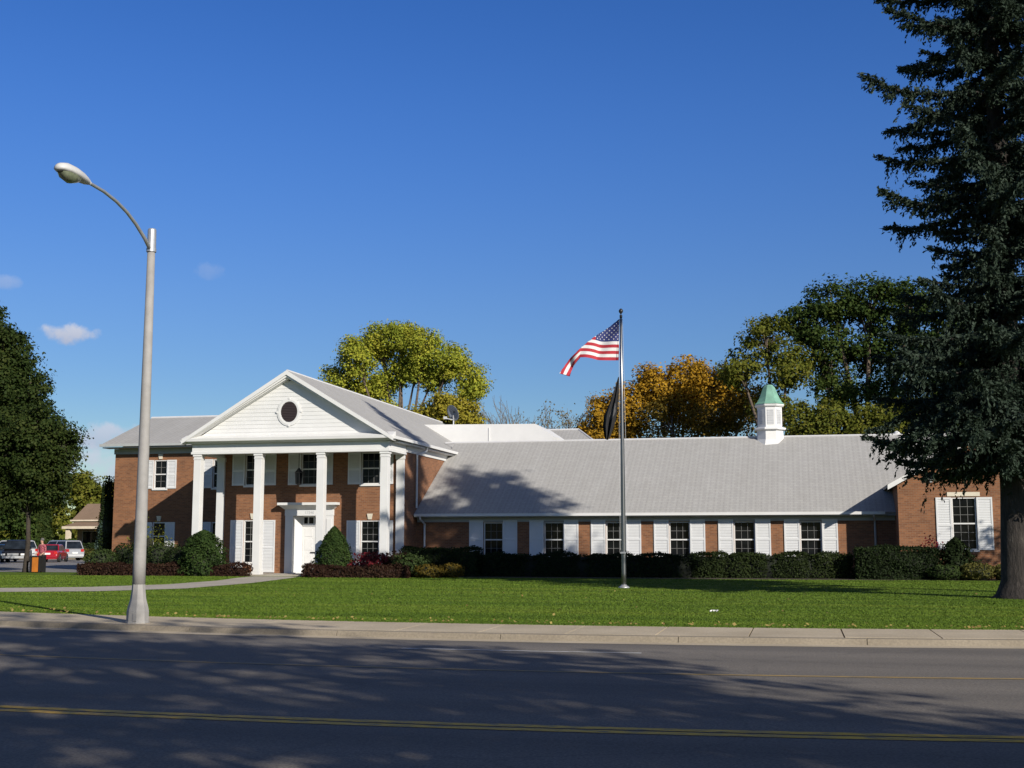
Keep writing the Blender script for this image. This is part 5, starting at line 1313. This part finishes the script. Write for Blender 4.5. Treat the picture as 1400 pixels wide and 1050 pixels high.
    bm_ = MB(); bm_.box(-hw * .88, hw * .88, -Lc / 2 - .07, -Lc / 2 + .2, .36, .55); bm_.build('rear_bumper', paintm if kind == 'sedan' else M['louver'], t, local=True, bevel=.03)
    bm_ = MB(); bm_.box(-hw * .85, hw * .85, Lc / 2 - .2, Lc / 2 + .05, .32, .52); bm_.build('front_bumper', M['steel'] if front_bits else paintm, t, local=True, bevel=.03)
    if front_bits:
        gr = MB(); gr.box(-.42, .42, Lc / 2 - .06, Lc / 2 + .016, .56, .74); gr.build('grille', M['alloy'], t, local=True)
    return t
P_red = paint('red_car_paint', (0.32, 0.008, 0.022)); P_sil = paint('silver_car_paint', (0.30, 0.31, 0.33)); P_blk = paint('black_car_paint', (0.012, 0.012, 0.014)); P_blu = paint('blue_car_paint', (0.02, 0.06, 0.12)); P_wht = paint('white_car_paint', (0.5, 0.5, 0.5))
car('parked_car', 'red sedan seen from behind with white number plate', (-60.3, 92.5, 0.006), R(22), P_red, 'sedan')
car('parked_car', 'silver minivan with dark rear window right of the red car', (-64.6, 100.2, 0.006), R(64), P_sil, 'van')
car('parked_car', 'black car facing out with bright chrome front left of the slim tree trunk', (-62.3, 90.5, 0.006), R(208), P_blk, 'suv', True)
car('parked_car', 'dark blue car at the left edge of the lot', (-65.4, 93.0, 0.006), R(204), P_blu, 'sedan', True)
car('parked_car', 'white car far behind the black one', (-72.2, 104.0, 0.006), R(80), P_wht, 'suv')

# ------------------------------------------------------------------ person, bin
def skin(name, joints, edges, m, parent=None, sub=2):
    me = bpy.data.meshes.new(name); me.from_pydata([j[0] for j in joints], edges, []); me.materials.append(m)
    o = bpy.data.objects.new(name, me); COL.objects.link(o)
    if parent is not None: o.parent = parent
    s = o.modifiers.new('skin', 'SKIN'); s.use_smooth_shade = True
    for i, v in enumerate(me.skin_vertices[0].data):
        r_ = joints[i][1]; v.radius = r_ if isinstance(r_, tuple) else (r_, r_); v.use_root = (i == 0)
    u = o.modifiers.new('sub', 'SUBSURF'); u.levels = sub; u.render_levels = sub
    return o
def person():
    loc = (-40.0, 60.35, 0.004)
    t = thing('person', 'person in pink plaid shirt and dark trousers standing behind the orange bin', 'person', loc, R(-12))
    J = [((0, 0, .95), (.15, .11)), ((0, .01, 1.12), (.14, .10)), ((0, .01, 1.32), (.17, .115)), ((0, 0, 1.44), (.09, .08)), ((0, -.01, 1.52), (.055, .055)), ((0, -.03, 1.60), (.075, .085)), ((0, -.03, 1.70), (.078, .095)), ((0, -.02, 1.76), (.05, .06)),
         ((.10, 0, .86), (.09, .09)), ((.12, -.02, .48), (.06, .065)), ((.13, .01, .09), (.04, .045)), ((.14, -.14, .04), (.04, .03)),
         ((-.10, 0, .86), (.09, .09)), ((-.12, -.02, .48), (.06, .065)), ((-.13, .01, .09), (.04, .045)), ((-.14, -.14, .04), (.04, .03)),
         ((.20, 0, 1.40), (.06, .06)), ((.25, .01, 1.14), (.045, .045)), ((.22, -.16, .98), (.035, .035)), ((.20, -.22, .95), (.03, .04)),
         ((-.20, 0, 1.40), (.06, .06)), ((-.25, .01, 1.14), (.045, .045)), ((-.22, -.16, .98), (.035, .035)), ((-.20, -.22, .95), (.03, .04))]
    E_ = [(0, 1), (1, 2), (2, 3), (3, 4), (4, 5), (5, 6), (6, 7), (0, 8), (8, 9), (9, 10), (10, 11), (0, 12), (12, 13), (13, 14), (14, 15), (3, 16), (16, 17), (17, 18), (18, 19), (3, 20), (20, 21), (21, 22), (22, 23)]
    # fingers and thumbs
    for h, s in ((19, 1), (23, -1)):
        hx, hy, hz = J[h][0]
        for q, (dx, ln) in enumerate(((-.027, .07), (-.009, .082), (.009, .078), (.027, .062))):
            a = len(J); J.append(((hx + dx, hy - ln * .5, hz - .03), (.009, .009))); J.append(((hx + dx, hy - ln * .8, hz - .065), (.007, .007))); E_ += [(h, a), (a, a + 1)]
        a = len(J); J.append(((hx - s * .05, hy - .02, hz - .02), (.010, .010))); E_.append((h, a))
    skin('body', J, E_, simple('skin', (0.42, 0.24, 0.17), 0.6), t)
    sh = [((0, .0, .93), (.175, .135)), ((0, .01, 1.14), (.165, .125)), ((0, .01, 1.32), (.19, .135)), ((0, 0, 1.43), (.10, .09)), ((.20, 0, 1.40), (.075, .075)), ((.25, .01, 1.14), (.06, .06)), ((.225, -.12, 1.01), (.048, .048)), ((-.20, 0, 1.40), (.075, .075)), ((-.25, .01, 1.14), (.06, .06)), ((-.225, -.12, 1.01), (.048, .048))]
    m, nt, b = mat('plaid_shirt')
    ck = N(nt, 'ShaderNodeTexChecker'); ck.inputs['Scale'].default_value = 14; ck.inputs['Color1'].default_value = (.36, .10, .12, 1); ck.inputs['Color2'].default_value = (.20, .04, .06, 1)
    nt.links.new(objco(nt), ck.inputs['Vector']); nt.links.new(ck.outputs['Color'], b.inputs['Base Color']); b.inputs['Roughness'].default_value = .85
    skin('shirt', sh, [(0, 1), (1, 2), (2, 3), (3, 4), (4, 5), (5, 6), (3, 7), (7, 8), (8, 9)], m, t)
    tr = [((0, 0, .95), (.165, .125)), ((.10, 0, .84), (.11, .11)), ((.12, -.02, .48), (.08, .085)), ((.13, .01, .10), (.06, .07)), ((-.10, 0, .84), (.11, .11)), ((-.12, -.02, .48), (.08, .085)), ((-.13, .01, .10), (.06, .07))]
    skin('trousers', tr, [(0, 1), (1, 2), (2, 3), (0, 4), (4, 5), (5, 6)], simple('dark_trousers', (.018, .018, .022), .85), t)
    hm = MB(); hm.lathe([(.085, 1.66), (.103, 1.70), (.10, 1.76), (.075, 1.81), (.03, 1.83)], 14, (0, -.005, 0)); hm.build('hair', simple('grey_hair', (.10, .095, .09), .9), t, local=True, smooth=True)
    fc = MB()
    for s in (-1, 1):
        fc.lathe([(.004, -.012), (.013, 0), (.004, .012)], 8, (s * .033, -.118, 1.665))
    fc.build('eyes', M['black'], t, local=True)
    fc = MB(); fc.hull([(-.016, -.115, 1.61), (.016, -.115, 1.61), (0, -.10, 1.61)], [(-.006, -.118, 1.66), (.006, -.118, 1.66), (0, -.10, 1.66)]); fc.build('nose', simple('nose_skin', (.42, .23, .16), .6), t, local=True)
    for s in (-1, 1):
        sm = MB(); sm.box(s * .135 - .05, s * .135 + .05, -.20, .07, 0, .075); sm.build('shoe', M['black'], t, local=True, bevel=.02)
person()
t = thing('litter_bin', 'orange panelled litter bin with black frame on the lawn edge', 'bin', (-39.55, 59.35, 0))
b = MB()
for sx in (-1, 1):
    for sy in (-1, 1): b.box(-39.55 + sx * .27 - .035, -39.55 + sx * .27 + .035, 59.35 + sy * .24 - .035, 59.35 + sy * .24 + .035, 0, .82)
b.box(-39.86, -39.24, 59.07, 59.63, .823, .88); b.box(-39.80, -39.60, 59.12, 59.58, .06, .80); b.box(-39.42, -39.30, 59.12, 59.58, .06, .80); b.build('frame', M['black'], t)
b = MB(); b.box(-39.72, -39.38, 59.085, 59.118, .04, .8); b.box(-39.598, -39.422, 59.119, 59.58, .05, .8); b.build('panel', simple('orange_panel', (.48, .15, .015), .6, var=.2), t)

# ------------------------------------------------------------------ house across the lot
t = thing('porch_house', 'small house with brown hipped roof and shady porch beyond the lot', 'house', (-76.5, 127, 0))
h = MB(); h.box(-80.9, -69.5, 125.4, 131, 0, 3.9); h.build('wall', simple('house_siding', (.30, .22, .16), .8), t)
brown = roof_material('brown_shingles', (0.22, 0.15, 0.10), 'x')
h = MB(); h.add([(-81.2, 124.6, 4.05), (-68.5, 124.6, 4.05), (-68.5, 131.6, 4.05), (-81.2, 131.6, 4.05), (-81.4, 128, 6.0), (-70.5, 128, 6.0)], [(0, 1, 5, 4), (1, 2, 5), (2, 3, 4, 5), (3, 0, 4), (3, 2, 1, 0)]); h.build('roof', brown, t)
h = MB(); h.add([(-81.2, 122.9, 3.35), (-68.5, 122.9, 3.35), (-68.5, 124.9, 3.95), (-80.6, 124.9, 3.95), (-81.2, 125.4, 3.35), (-80.9, 125.4, 3.95)], [(0, 1, 2, 3), (0, 3, 5, 4)]); h.build('porch_roof', brown, t)
h = MB(); h.box(-81.3, -68.5, 122.78, 122.89, 3.1, 3.38); h.box(-81.3, -68.5, 124.5, 124.6, 3.96, 4.12); h.box(-81.3, -81.2, 122.78, 125.4, 3.1, 3.38); h.build('fascia', simple('tan_trim', (.62, .54, .42), .7), t)
for x in (-80.6, -76.0, -71.4):
    h = MB(); h.box(x - (.24 if x < -80 else .12), x + (.24 if x < -80 else .12), 123.0, 123.4, .3, 3.09); h.build('porch_post', simple('tan_post', (.62, .54, .42), .7), t)
h = MB(); h.box(-80.85, -68.5, 123.1, 125.39, 0, .6); h.box(-80.3, -68.5, 123.15, 123.25, .61, 1.35); h.build('porch_rail', simple('porch_grey', (.36, .36, .33), .8), t)
for x in (-80.2, -76.4, -72.6):
    w = MB(); w.box(x, x + 2.6, 125.3, 125.39, 1.2, 2.9); wo = w.build('window', M['trimgrey'], t)
    w = MB(); w.box(x + .1, x + 2.5, 125.27, 125.295, 1.3, 2.8); w.build('pane', M['glass'], wo)
t.location.x += 2.1
g = MB(); g.quad((-80, 110.9, .01), (-60, 107.8, .01), (-60, 109.8, .01), (-80, 112.9, .01)); struct('far_path', g, M['walk'])
